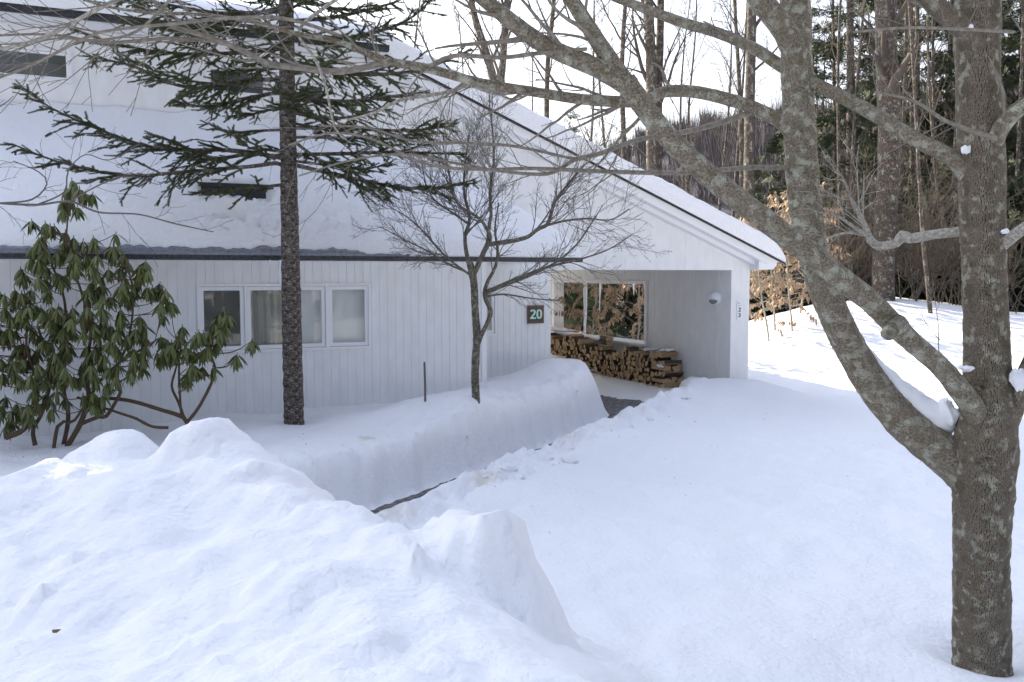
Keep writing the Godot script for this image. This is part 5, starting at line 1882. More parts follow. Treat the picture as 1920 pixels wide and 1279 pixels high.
func build_crabapple() -> void:
	rng.seed = 512
	var tree := thing("ornamental_tree", "small bare multi-stemmed tree with fine twigs growing from the snow bank", "tree")
	var tw := Geo.new()
	var o := {"seg": 0.06, "least": 0.0017, "wander": 0.16, "up": 0.04, "levels": 2, "density": [13.0, 12.0, 0.0], "start": 0.12, "angle": [0.35, 0.85], "ratio": 0.5}
	var d := {"seg": 0.06, "least": 0.0017, "wander": 0.16, "up": 0.0, "levels": 2, "density": [12.0, 11.0, 0.0], "start": 0.12, "angle": [0.4, 0.95], "ratio": 0.45}
	var M: Material = mats.crab_bark
	limb(tree, "trunk", [[Vector3(4.020, 0.531, -9.623), 0.0570], [Vector3(4.021, 0.832, -9.622), 0.0465], [Vector3(4.016, 1.156, -9.624), 0.0440], [Vector3(4.034, 1.529, -9.616), 0.0465], [Vector3(4.018, 1.838, -9.624), 0.0413], [Vector3(4.008, 2.084, -9.628), 0.0413], [Vector3(3.991, 2.256, -9.636), 0.0465], [Vector3(3.962, 2.378, -9.628), 0.0310]], 16, 0.03, 0.1, M, tw, 0, [], o)
	limb(tree, "stem", [[Vector3(4.051, 1.436, -9.608), 0.0234], [Vector3(4.082, 1.555, -9.572), 0.0258], [Vector3(4.138, 1.717, -9.513), 0.0258], [Vector3(4.156, 1.822, -9.493), 0.0257], [Vector3(4.101, 1.963, -9.519), 0.0257], [Vector3(4.095, 2.055, -9.521), 0.0233], [Vector3(4.134, 2.177, -9.503), 0.0205], [Vector3(4.211, 2.329, -9.479), 0.0181], [Vector3(4.241, 2.512, -9.486), 0.0154], [Vector3(4.226, 2.757, -9.527), 0.0105], [Vector3(4.265, 3.061, -9.508), 0.0077]], 10, 0.03, 0.08, M, tw, 14, [0.2, 0.56], o, 0.5)
	limb(tree, "stem", [[Vector3(3.986, 2.238, -9.639), 0.0336], [Vector3(3.966, 2.342, -9.670), 0.0284], [Vector3(3.944, 2.514, -9.713), 0.0235], [Vector3(3.952, 2.688, -9.764), 0.0208], [Vector3(3.992, 2.823, -9.746), 0.0208], [Vector3(3.998, 2.946, -9.743), 0.0183], [Vector3(3.954, 3.117, -9.764), 0.0155], [Vector3(3.943, 3.313, -9.769), 0.0131], [Vector3(3.961, 3.556, -9.760), 0.0106], [Vector3(4.001, 3.859, -9.742), 0.0078]], 8, 0.03, 0.06, M, tw, 23, [0.3, 0.84], o, 0.2)
	limb(tree, "stem", [[Vector3(3.997, 2.238, -9.633), 0.0336], [Vector3(4.022, 2.329, -9.566), 0.0310], [Vector3(4.064, 2.480, -9.492), 0.0281], [Vector3(4.094, 2.594, -9.423), 0.0307], [Vector3(4.098, 2.688, -9.387), 0.0230], [Vector3(4.047, 2.777, -9.389), 0.0202], [Vector3(4.009, 2.843, -9.407), 0.0178], [Vector3(3.911, 2.926, -9.453), 0.0151], [Vector3(3.787, 3.009, -9.511), 0.0151], [Vector3(3.722, 3.134, -9.541), 0.0127], [Vector3(3.685, 3.342, -9.558), 0.0103], [Vector3(3.616, 3.696, -9.590), 0.0075]], 8, 0.03, 0.06, M, tw, 23, [0.3, 0.78], o, 0.35)
	limb(tree, "stem", [[Vector3(4.110, 2.582, -9.415), 0.0279], [Vector3(4.210, 2.598, -9.313), 0.0278], [Vector3(4.325, 2.620, -9.205), 0.0253], [Vector3(4.439, 2.660, -9.096), 0.0228], [Vector3(4.536, 2.742, -9.051), 0.0227], [Vector3(4.633, 2.796, -9.006), 0.0227], [Vector3(4.670, 2.908, -8.989), 0.0200], [Vector3(4.707, 3.037, -8.971), 0.0176], [Vector3(4.772, 3.143, -8.941), 0.0176], [Vector3(4.857, 3.261, -8.901), 0.0149], [Vector3(4.942, 3.378, -8.862), 0.0125], [Vector3(5.028, 3.477, -8.822), 0.0101], [Vector3(5.134, 3.623, -8.772), 0.0075]], 8, 0.03, 0.06, M, tw, 20, [0.3, 0.90], o, 0.3)
	limb(tree, "stem", [[Vector3(4.638, 2.790, -9.003), 0.0150], [Vector3(4.792, 2.834, -8.876), 0.0125], [Vector3(4.981, 2.855, -8.733), 0.0100], [Vector3(5.196, 2.840, -8.578), 0.0073], [Vector3(5.353, 2.953, -8.449), 0.0073]], 6, 0.03, 0.0, M, tw, 11, [0.25, 0.67], o, 0.1)
	limb(tree, "stem", [[Vector3(4.098, 2.600, -9.432), 0.0204], [Vector3(4.125, 2.782, -9.463), 0.0205], [Vector3(4.167, 2.936, -9.499), 0.0181], [Vector3(4.177, 3.121, -9.550), 0.0182], [Vector3(4.188, 3.303, -9.544), 0.0154], [Vector3(4.216, 3.544, -9.531), 0.0129], [Vector3(4.205, 3.844, -9.536), 0.0105], [Vector3(4.173, 4.203, -9.551), 0.0077], [Vector3(4.195, 4.441, -9.541), 0.0052]], 8, 0.03, 0.0, M, tw, 23, [0.3, 0.78], o, 0.15)
	limb(tree, "stem", [[Vector3(4.101, 2.024, -9.519), 0.0205], [Vector3(4.292, 2.136, -9.275), 0.0178], [Vector3(4.493, 2.244, -9.071), 0.0150], [Vector3(4.690, 2.385, -8.869), 0.0124], [Vector3(4.827, 2.559, -8.694), 0.0100], [Vector3(4.934, 2.759, -8.590), 0.0073], [Vector3(5.038, 2.985, -8.486), 0.0049]], 6, 0.03, 0.0, M, tw, 17, [0.25, 0.67], o, 0.15)
	limb(tree, "stem", [[Vector3(4.101, 2.036, -9.519), 0.0205], [Vector3(4.459, 2.195, -9.418), 0.0182], [Vector3(4.817, 2.330, -9.306), 0.0155], [Vector3(5.148, 2.411, -9.207), 0.0106], [Vector3(5.457, 2.528, -9.063), 0.0077], [Vector3(5.708, 2.700, -8.946), 0.0052]], 6, 0.03, 0.0, M, tw, 17, [0.25, 0.67], d, 0.1)
	limb(tree, "stem", [[Vector3(4.112, 1.987, -9.514), 0.0129], [Vector3(4.258, 2.014, -9.346), 0.0103], [Vector3(4.516, 1.968, -9.115), 0.0075], [Vector3(4.765, 1.952, -8.944), 0.0051]], 6, 0.03, 0.0, M, tw, 10, [0.15, 0.39], d, 0.1)
	limb(tree, "stem", [[Vector3(3.991, 2.219, -9.636), 0.0182], [Vector3(3.821, 2.317, -9.605), 0.0152], [Vector3(3.637, 2.448, -9.581), 0.0151], [Vector3(3.495, 2.596, -9.592), 0.0126], [Vector3(3.360, 2.742, -9.599), 0.0101], [Vector3(3.184, 2.887, -9.626), 0.0074], [Vector3(2.982, 3.000, -9.665), 0.0050]], 6, 0.03, 0.0, M, tw, 20, [0.25, 0.73], o, 0.15)
	limb(tree, "stem", [[Vector3(3.884, 2.281, -9.631), 0.0129], [Vector3(3.736, 2.360, -9.755), 0.0129], [Vector3(3.531, 2.514, -9.906), 0.0105], [Vector3(3.324, 2.639, -10.058), 0.0077], [Vector3(3.056, 2.793, -10.182), 0.0052]], 6, 0.03, 0.0, M, tw, 17, [0.25, 0.62], o, 0.15)
	limb(tree, "stem", [[Vector3(3.987, 2.823, -9.749), 0.0155], [Vector3(3.794, 2.939, -9.728), 0.0129], [Vector3(3.593, 3.053, -9.711), 0.0103], [Vector3(3.468, 3.228, -9.715), 0.0076], [Vector3(3.399, 3.519, -9.692), 0.0051]], 6, 0.03, 0.0, M, tw, 17, [0.25, 0.67], o, 0.1)
	piece("twigs", tw, mats.crab_twig, tree).set_meta("kind", "stuff")


# ---------- rhododendron ----------

func leaf_mesh(long: float, wide: float, droop: float, fold: float, m: Material, tone: Color) -> ArrayMesh:
	# leaf along +z, upper face +y, blade folded down along the midrib and bowed
	var g := Geo.new()
	g.colored = true
	var n := 6
	for k in n + 1:
		var t := float(k) / n
		var w := wide * 0.5 * sin(PI * pow(t, 0.8) * 0.97 + 0.03)
		var y := -droop * t * t * long
		var z := long * (t - 0.12 * droop * t * t)
		g.v.append_array([Vector3(-w, y - fold * w, z), Vector3(0, y, z), Vector3(w, y - fold * w, z)])
		g.n.append_array([Vector3.UP, Vector3.UP, Vector3.UP])
		g.u.append_array([Vector2(0, t), Vector2(0.5, t), Vector2(1, t)])
		g.c.append_array([tone, tone.lightened(0.12), tone])
	for k in n:
		for j in 2:
			var p := k * 3 + j
			g.i.append_array([p, p + 1, p + 3, p + 1, p + 4, p + 3])
	g.fix_normals()
	return g.mesh(m)


func scatter_leaves(tree: Node3D, called: String, rest: String, shapes: Array, spots: Array, eye: Vector3, most: int) -> void:
	# the nearest leaves are parts of their own, the rest one mass per leaf shape
	var order := []
	for k in spots.size():
		order.append([(spots[k].origin - eye).length_squared(), k])
	order.sort_custom(func(a, b): return a[0] < b[0])
	var left := []
	for s in shapes:
		left.append([])
	for k in order.size():
		var id: int = order[k][1]
		var which := id % shapes.size()
		if k < most:
			var o := part(called, shapes[which], tree)
			o.transform = spots[id]
		else:
			left[which].append(spots[id])
	for k in shapes.size():
		if left[k].size():
			copies(rest, shapes[k], left[k], tree)


func build_rhododendron() -> void:
	rng.seed = 905
	var bush := thing("rhododendron_bush", "leafy rhododendron with drooping green leaves at the left wall", "bush")
	var stems := []
	for c in [
		[[Vector3(-0.317, 0.398, -10.299), 0.0292], [Vector3(-0.147, 0.704, -10.220), 0.0270], [Vector3(-0.059, 0.981, -10.178), 0.0222], [Vector3(-0.079, 1.284, -10.188), 0.0197], [Vector3(-0.017, 1.668, -10.159), 0.0148], [Vector3(-0.102, 2.104, -10.199), 0.0123], [Vector3(-0.212, 2.482, -10.250), 0.0098], [Vector3(-0.172, 2.966, -10.231), 0.0073]],
		[[Vector3(-0.317, 0.444, -10.354), 0.0245], [Vector3(-0.257, 0.772, -10.381), 0.0222], [Vector3(-0.297, 1.101, -10.455), 0.0198], [Vector3(-0.264, 1.544, -10.495), 0.0174], [Vector3(-0.259, 1.989, -10.492), 0.0125], [Vector3(-0.394, 2.432, -10.556), 0.0099]],
		[[Vector3(-0.831, 0.602, -10.318), 0.0302], [Vector3(-0.661, 0.675, -10.294), 0.0259], [Vector3(-0.559, 0.885, -10.301), 0.0214], [Vector3(-0.525, 1.131, -10.286), 0.0167], [Vector3(-0.610, 1.512, -10.325), 0.0119], [Vector3(-0.569, 1.944, -10.306), 0.0095]],
		[[Vector3(-0.571, 0.491, -10.362), 0.0239], [Vector3(-0.584, 0.657, -10.368), 0.0215], [Vector3(-0.488, 0.850, -10.324), 0.0192], [Vector3(-0.403, 1.229, -10.339), 0.0145], [Vector3(-0.509, 1.723, -10.389), 0.0120]],
		[[Vector3(-0.147, 0.704, -10.220), 0.0221], [Vector3(0.029, 0.776, -10.137), 0.0198], [Vector3(0.104, 0.791, -10.080), 0.0198], [Vector3(0.218, 0.988, -9.994), 0.0174], [Vector3(0.240, 1.043, -9.984), 0.0174], [Vector3(0.190, 1.240, -9.952), 0.0148], [Vector3(0.322, 1.566, -9.890), 0.0124], [Vector3(0.383, 1.998, -9.862), 0.0099], [Vector3(0.344, 2.320, -9.880), 0.0074]],
		[[Vector3(0.868, 0.659, -9.857), 0.0233], [Vector3(0.830, 0.755, -9.874), 0.0233], [Vector3(0.609, 0.842, -9.955), 0.0205], [Vector3(0.335, 0.935, -10.050), 0.0202], [Vector3(0.110, 0.967, -10.122), 0.0174], [Vector3(-0.040, 0.942, -10.170), 0.0148]],
		[[Vector3(0.859, 0.704, -9.861), 0.0181], [Vector3(0.973, 0.856, -9.808), 0.0182], [Vector3(1.110, 1.135, -9.744), 0.0157], [Vector3(1.136, 1.276, -9.710), 0.0130], [Vector3(1.097, 1.472, -9.695), 0.0104], [Vector3(1.172, 1.777, -9.605), 0.0078]],
		[[Vector3(0.839, 0.738, -9.870), 0.0155], [Vector3(0.790, 0.909, -9.915), 0.0155], [Vector3(0.731, 1.074, -9.965), 0.0129], [Vector3(0.777, 1.267, -9.965), 0.0104], [Vector3(0.837, 1.488, -9.981), 0.0078]],
		[[Vector3(0.810, 0.749, -9.884), 0.0129], [Vector3(0.797, 1.109, -9.868), 0.0129], [Vector3(0.799, 1.387, -9.867), 0.0103], [Vector3(0.779, 1.608, -9.876), 0.0077]],
		[[Vector3(0.666, 0.683, -9.730), 0.0151], [Vector3(0.519, 0.694, -9.799), 0.0150], [Vector3(0.373, 0.776, -9.867), 0.0149], [Vector3(0.228, 0.828, -9.957), 0.0124], [Vector3(0.008, 0.906, -10.092), 0.0123], [Vector3(-0.163, 0.981, -10.227), 0.0123]],
		[[Vector3(-0.401, 0.446, -10.228), 0.0192], [Vector3(-0.354, 0.694, -10.206), 0.0192], [Vector3(-0.293, 0.745, -10.200), 0.0169], [Vector3(-0.195, 0.751, -10.187), 0.0146], [Vector3(0.117, 1.240, -9.986), 0.0123], [Vector3(0.561, 1.574, -9.669), 0.0099]],
	]:
		var path := smooth_path(c, 0.04)
		var g := Geo.new()
		g.tube(path[0], path[1], 8, 0.1, noise_a)
		piece("stem", g, mats.rhododendron_stem, bush)
		for k in range(path[0].size() / 3, path[0].size()):
			stems.append(path[0][k])
	var shapes := []
	for k in 6:
		var tone := Color(0.8, 0.85, 0.75).lerp(Color(1.35, 1.25, 0.9), k / 5.0)
		if k == 5:
			tone = Color(1.9, 1.35, 0.8)
		shapes.append(leaf_mesh(rng.randf_range(0.125, 0.165), rng.randf_range(0.035, 0.046), rng.randf_range(0.2, 0.6), rng.randf_range(0.4, 1.0), mats.rhododendron_leaf, tone))
	var blobs := [[Vector3(-0.171, 2.993, -10.231), 0.28, 0.22, 7], [Vector3(-0.354, 2.644, -10.316), 0.3, 0.2, 9], [Vector3(-0.365, 2.320, -10.321), 0.45, 0.25, 14], [Vector3(-0.545, 1.944, -10.295), 0.38, 0.32, 16], [Vector3(0.032, 2.428, -10.136), 0.4, 0.3, 16], [Vector3(0.218, 2.104, -10.049), 0.4, 0.3, 15], [Vector3(0.465, 2.212, -9.879), 0.25, 0.18, 7], [Vector3(0.553, 1.944, -9.783), 0.24, 0.2, 7], [Vector3(-0.261, 1.777, -10.273), 0.55, 0.32, 24], [Vector3(0.105, 1.674, -9.992), 0.4, 0.3, 15], [Vector3(-0.636, 1.458, -10.337), 0.38, 0.3, 15], [Vector3(-0.277, 1.284, -10.280), 0.5, 0.25, 16], [Vector3(0.192, 1.295, -9.951), 0.35, 0.22, 11], [Vector3(0.568, 1.620, -9.776), 0.32, 0.22, 10], [Vector3(0.794, 1.476, -9.781), 0.25, 0.16, 7], [Vector3(1.221, 1.777, -9.582), 0.17, 0.14, 6], [Vector3(1.045, 1.641, -9.664), 0.2, 0.2, 7], [Vector3(0.989, 1.339, -9.690), 0.14, 0.1, 3], [Vector3(1.464, 1.548, -9.469), 0.04, 0.03, 1], [Vector3(1.312, 1.422, -9.539), 0.03, 0.03, 1], [Vector3(-0.580, 0.968, -10.311), 0.35, 0.2, 10], [Vector3(-0.754, 0.811, -10.337), 0.16, 0.14, 4], [Vector3(0.011, 0.995, -10.036), 0.2, 0.1, 4], [Vector3(-1.044, 1.674, -10.527), 0.4, 0.5, 20], [Vector3(0.435, 1.413, -9.727), 0.1, 0.08, 2], [Vector3(0.867, 1.224, -9.802), 0.08, 0.06, 2]]
	var spots := []
	var fine := Geo.new()
	for b in blobs:
		for k in int(float(b[3]) * 1.5 + 0.5):
			var r := any_dir() * pow(rng.randf(), 0.4)
			var p: Vector3 = b[0] + Vector3(r.x * float(b[1]), r.y * float(b[2]), r.z * float(b[1]) * 1.0)
			p.z = maxf(p.z, -10.5)
			# twig from the nearest stem
			var best := 99.0
			var from := p
			for j in range(0, stems.size(), 2):
				var s: Vector3 = stems[j]
				var away := (s - p).length() + maxf(0.0, s.y - p.y + 0.1) * 2.0
				if away < best and away > 0.05:
					best = away
					from = s
			var mid := from.lerp(p, 0.55) + Vector3(rng.randf_range(-0.04, 0.04), -0.05, rng.randf_range(-0.04, 0.04))
			var tp := smooth_path([[from, 0.005], [mid, 0.004], [p, 0.0035]], 0.06)
			fine.tube(tp[0], tp[1], 4, 0.0, null, false)
			var n := rng.randi_range(8, 12)
			var turn := rng.randf() * TAU
			for j in n:
				var a := turn + TAU * j / n + rng.randf_range(-0.25, 0.25)
				var low := rng.randf_range(0.45, 1.3)
				var out := Vector3(cos(a), 0, sin(a))
				var dir := out * cos(low) + Vector3.DOWN * sin(low)
				var upn := out * sin(low) + Vector3.UP * cos(low)
				var x := upn.cross(dir).normalized()
				var bs := Basis(x, upn, dir).scaled(Vector3(rng.randf_range(0.6, 1.15), 1.0, rng.randf_range(0.55, 1.12)))
				bs = Basis(bs.x, bs.y, bs.z).rotated(dir.normalized(), rng.randf_range(-0.5, 0.5))
				spots.append(Transform3D(bs, p + dir * 0.012))
			# bud
			fine.tube(PackedVector3Array([p, p + Vector3(0, 0.022, 0)]), PackedFloat32Array([0.006, 0.002]), 4, 0.0, null, false)
	piece("twigs", fine, mats.rhododendron_stem, bush).set_meta("kind", "stuff")
	scatter_leaves(bush, "leaf", "leaves", shapes, spots, Vector3(0, 2.25, 0), 290)


# ---------- beeches with their dry leaves ----------

func build_beeches() -> void:
	rng.seed = 1207
	var shapes := []
	for k in 5:
		var tone := Color(0.8, 0.75, 0.7).lerp(Color(1.25, 1.2, 1.05), k / 4.0)
		shapes.append(leaf_mesh(rng.randf_range(0.11, 0.145), rng.randf_range(0.04, 0.058), rng.randf_range(0.2, 0.8), rng.randf_range(0.3, 1.3), mats.beech_leaf, tone))
	var places := [
		[Vector3(11.077, -0.191, -19.109), 3.6, 1.35, "beech sapling with tan leaves seen through the left of the porch opening"],
		[Vector3(11.753, -0.135, -18.242), 3.4, 1.3, "beech sapling with tan leaves seen through the right of the porch opening"],
		[Vector3(15.781, 0.522, -18.019), 3.5, 1.2, "beech sapling with tan leaves just right of the porch roof tip"],
		[Vector3(17.530, 0.627, -18.858), 3.6, 1.3, "beech sapling with tan leaves between porch corner and maple limb"],
		[Vector3(14.882, 0.597, -17.335), 3.2, 1.15, "beech sapling with tan leaves closest to the corner post"],
		[Vector3(15.893, 0.659, -17.525), 3.7, 1.05, "low beech sapling with tan leaves in the middle of the leafy clump"],
		[Vector3(16.414, 0.371, -19.931), 3.4, 1.4, "beech sapling with tan leaves half hidden behind the corner post"],
	]
	for b in places:
		var at: Vector3 = b[0]
		at.y = snow_height(at.x, at.z) - 0.1
		var tree := thing("beech_sapling", b[3], "tree", at, "beech saplings holding dry leaves")
		var tall: float = b[1]
		var wood := Geo.new()
		var pts := PackedVector3Array()
		var rad := PackedFloat32Array()
		for k in 16:
			var t := k / 15.0
			pts.append(Vector3(0.12 * sin(t * 4.0 + at.x), tall * t, 0.1 * sin(t * 5.0 + at.z)))
			rad.append(lerpf(0.028, 0.004, t))
		wood.tube(pts, rad, 6, 0.0, null, false)
		piece("trunk", wood, mats.pale_bark, tree)
		wood = Geo.new()
		var spots := []
		for k in 52:
			var t := lerpf(0.2, 0.97, k / 51.0)
			var q := pts[int(t * 15)]
			var a := k * 2.4 + rng.randf_range(-0.4, 0.4)
			var long := float(b[2]) * (1.0 - 0.45 * t) * rng.randf_range(0.6, 1.15)
			var d := Vector3(cos(a), rng.randf_range(-0.2, 0.75), sin(a)).normalized()
			var n := maxi(3, int(long / 0.075))
			var lp := PackedVector3Array([q])
			var lr := PackedFloat32Array([0.008])
			var leafy := rng.randf() < (0.9 if t > 0.5 else 0.5)
			for j in n:
				d = (d + any_dir() * 0.25 + Vector3(0, -0.015, 0)).normalized()
				q += d * (long / n)
				lp.append(q)
				lr.append(lerpf(0.008, 0.002, (j + 1.0) / n))
				if leafy and j > n / 4:
					for s in rng.randi_range(2, 4):
						var out := (d * 0.5 + d.cross(Vector3.UP).normalized() * rng.randf_range(-1.0, 1.0)).normalized()
						var low := rng.randf_range(0.5, 1.3)
						var dir := (out * cos(low) + Vector3.DOWN * sin(low)).normalized()
						var upn := (out * sin(low) + Vector3.UP * cos(low)).normalized()
						var x := upn.cross(dir).normalized()
						upn = dir.cross(x)
						spots.append(Transform3D(Basis(x, upn, dir).scaled(Vector3.ONE * rng.randf_range(0.55, 1.25)).rotated(dir, rng.randf_range(-0.9, 0.9)), q + any_dir() * 0.02))
			wood.tube(lp, lr, 3, 0.0, null, false)
		piece("branches", wood, mats.pale_bark, tree).set_meta("kind", "stuff")
		scatter_leaves(tree, "leaf", "leaves", shapes, spots, Vector3(0, 2.25, 0) - at, 150)


# ---------- the wood behind ----------

func bare_tree(called: String, label: String, group: String, ctrl: Array, crown: Dictionary, count: int, lengths: Array, m: Material) -> void:
	var base: Vector3 = ctrl[0][0]
	var tree := thing(called, label, "tree", Vector3.ZERO, group)
	tree.position = base
	var local := []
	for c in ctrl:
		local.append([c[0] - base, c[1]])
	var path := smooth_path(local, 0.3)
	var g := Geo.new()
	g.tube(path[0], path[1], 12, 0.07, noise_a)
	g.fix_seam(12)
	piece("trunk", g, m, tree)
	var tw := Geo.new()
	twigs_along(tw, path[0], path[1], count, 0.35, lengths, crown)
	piece("crown", tw, mats.forest_twig, tree).set_meta("kind", "stuff")


func build_forest() -> void:
	rng.seed = 3301
	var up := {"seg": 0.35, "least": 0.006, "wander": 0.14, "up": 0.06, "levels": 3, "density": [2.6, 3.2, 3.4, 0.0], "start": 0.2, "angle": [0.35, 0.85], "ratio": 0.45}
	var wide := {"seg": 0.3, "least": 0.005, "wander": 0.16, "up": 0.02, "levels": 2, "density": [3.0, 3.0, 0.0], "start": 0.15, "angle": [0.4, 1.0], "ratio": 0.42}
	# trunks one can tell apart; each starts on the ground
	bare_tree("forest_tree", "thick rough-barked trunk standing at the snow crest right of the crossing limbs", "bare trees behind the house", [[Vector3(19.910, 0.371, -18.300), 0.3147], [Vector3(19.885, 1.734, -18.312), 0.3009], [Vector3(19.872, 3.174, -18.318), 0.2871], [Vector3(19.911, 4.631, -18.300), 0.2868], [Vector3(19.923, 6.075, -18.294), 0.3002], [Vector3(19.804, 7.933, -18.350), 0.2868], [Vector3(19.717, 9.630, -18.390), 0.2733], [Vector3(19.555, 13.109, -18.466), 0.2189], [Vector3(19.359, 17.858, -18.557), 0.1096]], wide, 26, [0.8, 2.2], mats.forest_bark)
	bare_tree("forest_tree", "dark straight trunk rising behind the porch roof, right of the crossing maple limb", "bare trees behind the house", [[Vector3(16.947, 2.126, -25.199), 0.2455], [Vector3(16.878, 5.628, -25.231), 0.2105], [Vector3(16.825, 7.700, -25.256), 0.1930], [Vector3(16.775, 9.410, -25.279), 0.1667], [Vector3(16.695, 11.106, -25.316), 0.1492], [Vector3(16.559, 15.281, -25.380), 0.1054], [Vector3(16.441, 19.368, -25.435), 0.0439]], up, 16, [1.2, 3.0], mats.forest_bark)
	bare_tree("forest_tree", "second stem close beside the dark trunk behind the porch roof", "bare trees behind the house", [[Vector3(17.166, 2.125, -25.428), 0.1948], [Vector3(17.178, 5.487, -25.422), 0.1770], [Vector3(17.181, 8.101, -25.421), 0.1416], [Vector3(17.222, 10.169, -25.402), 0.1238], [Vector3(17.231, 12.215, -25.398), 0.1061], [Vector3(17.323, 17.899, -25.355), 0.0353]], up, 14, [1.0, 2.8], mats.forest_bark)
	bare_tree("forest_tree", "reddish grey trunk just left of the heavy maple limb", "bare trees behind the house", [[Vector3(17.820, 1.502, -21.481), 0.1855], [Vector3(17.790, 4.036, -21.496), 0.1622], [Vector3(17.763, 6.381, -21.508), 0.1468], [Vector3(17.764, 8.694, -21.508), 0.1390], [Vector3(17.765, 10.220, -21.507), 0.1312], [Vector3(17.739, 14.720, -21.519), 0.0849], [Vector3(17.742, 19.106, -21.518), 0.0308]], up, 16, [1.0, 2.6], mats.forest_bark)
	bare_tree("forest_tree", "slim pale stem close left of the reddish grey trunk", "bare trees behind the house", [[Vector3(19.016, 1.446, -23.131), 0.0831], [Vector3(18.922, 4.169, -23.174), 0.0748], [Vector3(18.803, 7.518, -23.230), 0.0665], [Vector3(18.639, 9.993, -23.306), 0.0583], [Vector3(18.478, 12.435, -23.382), 0.0417], [Vector3(18.245, 15.644, -23.490), 0.0250]], up, 12, [0.8, 2.0], mats.forest_bark)
	bare_tree("forest_tree", "left-leaning stem of the pair rising above the upper gable roof", "bare trees behind the house", [[Vector3(14.735, 4.212, -32.851), 0.1917], [Vector3(14.645, 8.996, -32.893), 0.1704], [Vector3(14.363, 10.638, -33.024), 0.1491], [Vector3(13.895, 12.268, -33.242), 0.1277], [Vector3(13.526, 14.492, -33.414), 0.0957], [Vector3(12.984, 18.876, -33.667), 0.0425]], up, 16, [1.2, 3.2], mats.forest_bark)
	bare_tree("forest_tree", "right stem of the pair rising above the upper gable roof", "bare trees behind the house", [[Vector3(14.957, 4.234, -33.188), 0.1938], [Vector3(14.961, 9.071, -33.186), 0.1615], [Vector3(15.077, 10.938, -33.132), 0.1400], [Vector3(15.193, 12.585, -33.078), 0.1292], [Vector3(15.307, 15.034, -33.025), 0.0969], [Vector3(15.571, 19.061, -32.902), 0.0431]], up, 16, [1.2, 3.2], mats.forest_bark)
	bare_tree("forest_tree", "slim trunk behind the roof midway between the leaning pair and the dark trunk", "bare trees behind the house", [[Vector3(18.311, 4.430, -35.597), 0.1419], [Vector3(18.278, 8.829, -35.612), 0.1183], [Vector3(18.314, 11.343, -35.595), 0.1064], [Vector3(18.497, 13.381, -35.510), 0.0946], [Vector3(18.677, 15.852, -35.426), 0.0709], [Vector3(18.767, 19.625, -35.384), 0.0355]], up, 14, [1.0, 3.0], mats.forest_bark)
	bare_tree("forest_tree", "slim grey trunk standing left of the dark trunk behind the porch roof", "bare trees behind the house", [[Vector3(19.260, 4.212, -30.741), 0.1268], [Vector3(19.216, 7.136, -30.761), 0.1057], [Vector3(19.118, 9.818, -30.807), 0.0952], [Vector3(19.175, 12.065, -30.780), 0.0846], [Vector3(19.342, 14.492, -30.702), 0.0634], [Vector3(19.496, 18.085, -30.630), 0.0317]], up, 14, [1.0, 3.0], mats.forest_bark)
	bare_tree("forest_tree", "thin sapling in the brush right of the thick rough-barked trunk", "bare trees behind the house", [[Vector3(19.467, 0.522, -16.300), 0.0617], [Vector3(19.359, 1.613, -16.351), 0.0556], [Vector3(19.161, 3.235, -16.443), 0.0495], [Vector3(19.006, 5.106, -16.515), 0.0434], [Vector3(18.812, 7.478, -16.605), 0.0373], [Vector3(18.598, 9.814, -16.705), 0.0249]], wide, 12, [0.5, 1.3], mats.forest_bark)
	bare_tree("forest_tree", "brown trunk seen between the rough-barked trunk and the maple trunk", "bare trees behind the house", [[Vector3(27.245, 1.335, -23.707), 0.1070], [Vector3(27.187, 4.433, -23.734), 0.1070], [Vector3(27.020, 8.245, -23.812), 0.0981], [Vector3(26.889, 10.874, -23.873), 0.0893], [Vector3(26.738, 14.759, -23.943), 0.0625], [Vector3(26.528, 18.394, -24.041), 0.0268]], up, 12, [0.8, 2.2], mats.forest_bark)
	var spots_px := [[Vector3(13.383, 4.866, -46.721), 0.13], [Vector3(13.500, 4.539, -40.047), 0.12], [Vector3(17.802, 4.975, -46.868), 0.15], [Vector3(16.439, 4.648, -40.883), 0.1], [Vector3(23.976, 5.247, -49.505), 0.14], [Vector3(25.438, 5.084, -45.514), 0.13], [Vector3(23.483, 4.757, -39.805), 0.1], [Vector3(29.519, 4.975, -41.404), 0.13], [Vector3(25.467, 4.539, -34.466), 0.1], [Vector3(30.128, 4.866, -38.913), 0.12], [Vector3(24.357, 4.321, -30.570), 0.08], [Vector3(30.522, 4.702, -35.419), 0.12], [Vector3(36.177, 4.975, -38.299), 0.12]]
	var words := ["leftmost thin bare tree showing over the upper roof", "thin bare tree over the upper roof, second from the left", "thin bare tree just left of the leaning pair", "fine-twigged tree close left of the leaning pair", "thin bare tree just right of the leaning pair", "thin bare tree between the two slim trunks behind the roof", "fine-twigged tree left of the slim grey trunk", "thin bare tree right of the two dark stems", "fine-twigged tree above the wooded hill", "thin bare tree halfway between dark stems and reddish trunk", "spindly tree close left of the slim pale stem", "thin bare tree between the reddish trunk and the maple limb", "thin bare tree directly behind the heavy maple limb"]
	for k in spots_px.size():
		var b: Vector3 = spots_px[k][0]
		b.y = 0.0
		var r: float = spots_px[k][1]
		var tall := rng.randf_range(14.0, 19.0)
		var lean := Vector3(rng.randf_range(-0.06, 0.06), 1, rng.randf_range(-0.05, 0.05))
		var ctrl := []
		for j in 6:
			var t := j / 5.0
			ctrl.append([b + lean * tall * t + Vector3(0.25 * sin(t * 6.0 + k), 0, 0.25 * sin(t * 5.0 + k * 2.0)), lerpf(r, 0.02, t)])
		bare_tree("forest_tree", words[k], "bare trees behind the house", ctrl, up, 18, [1.2, 3.6], mats.forest_bark)

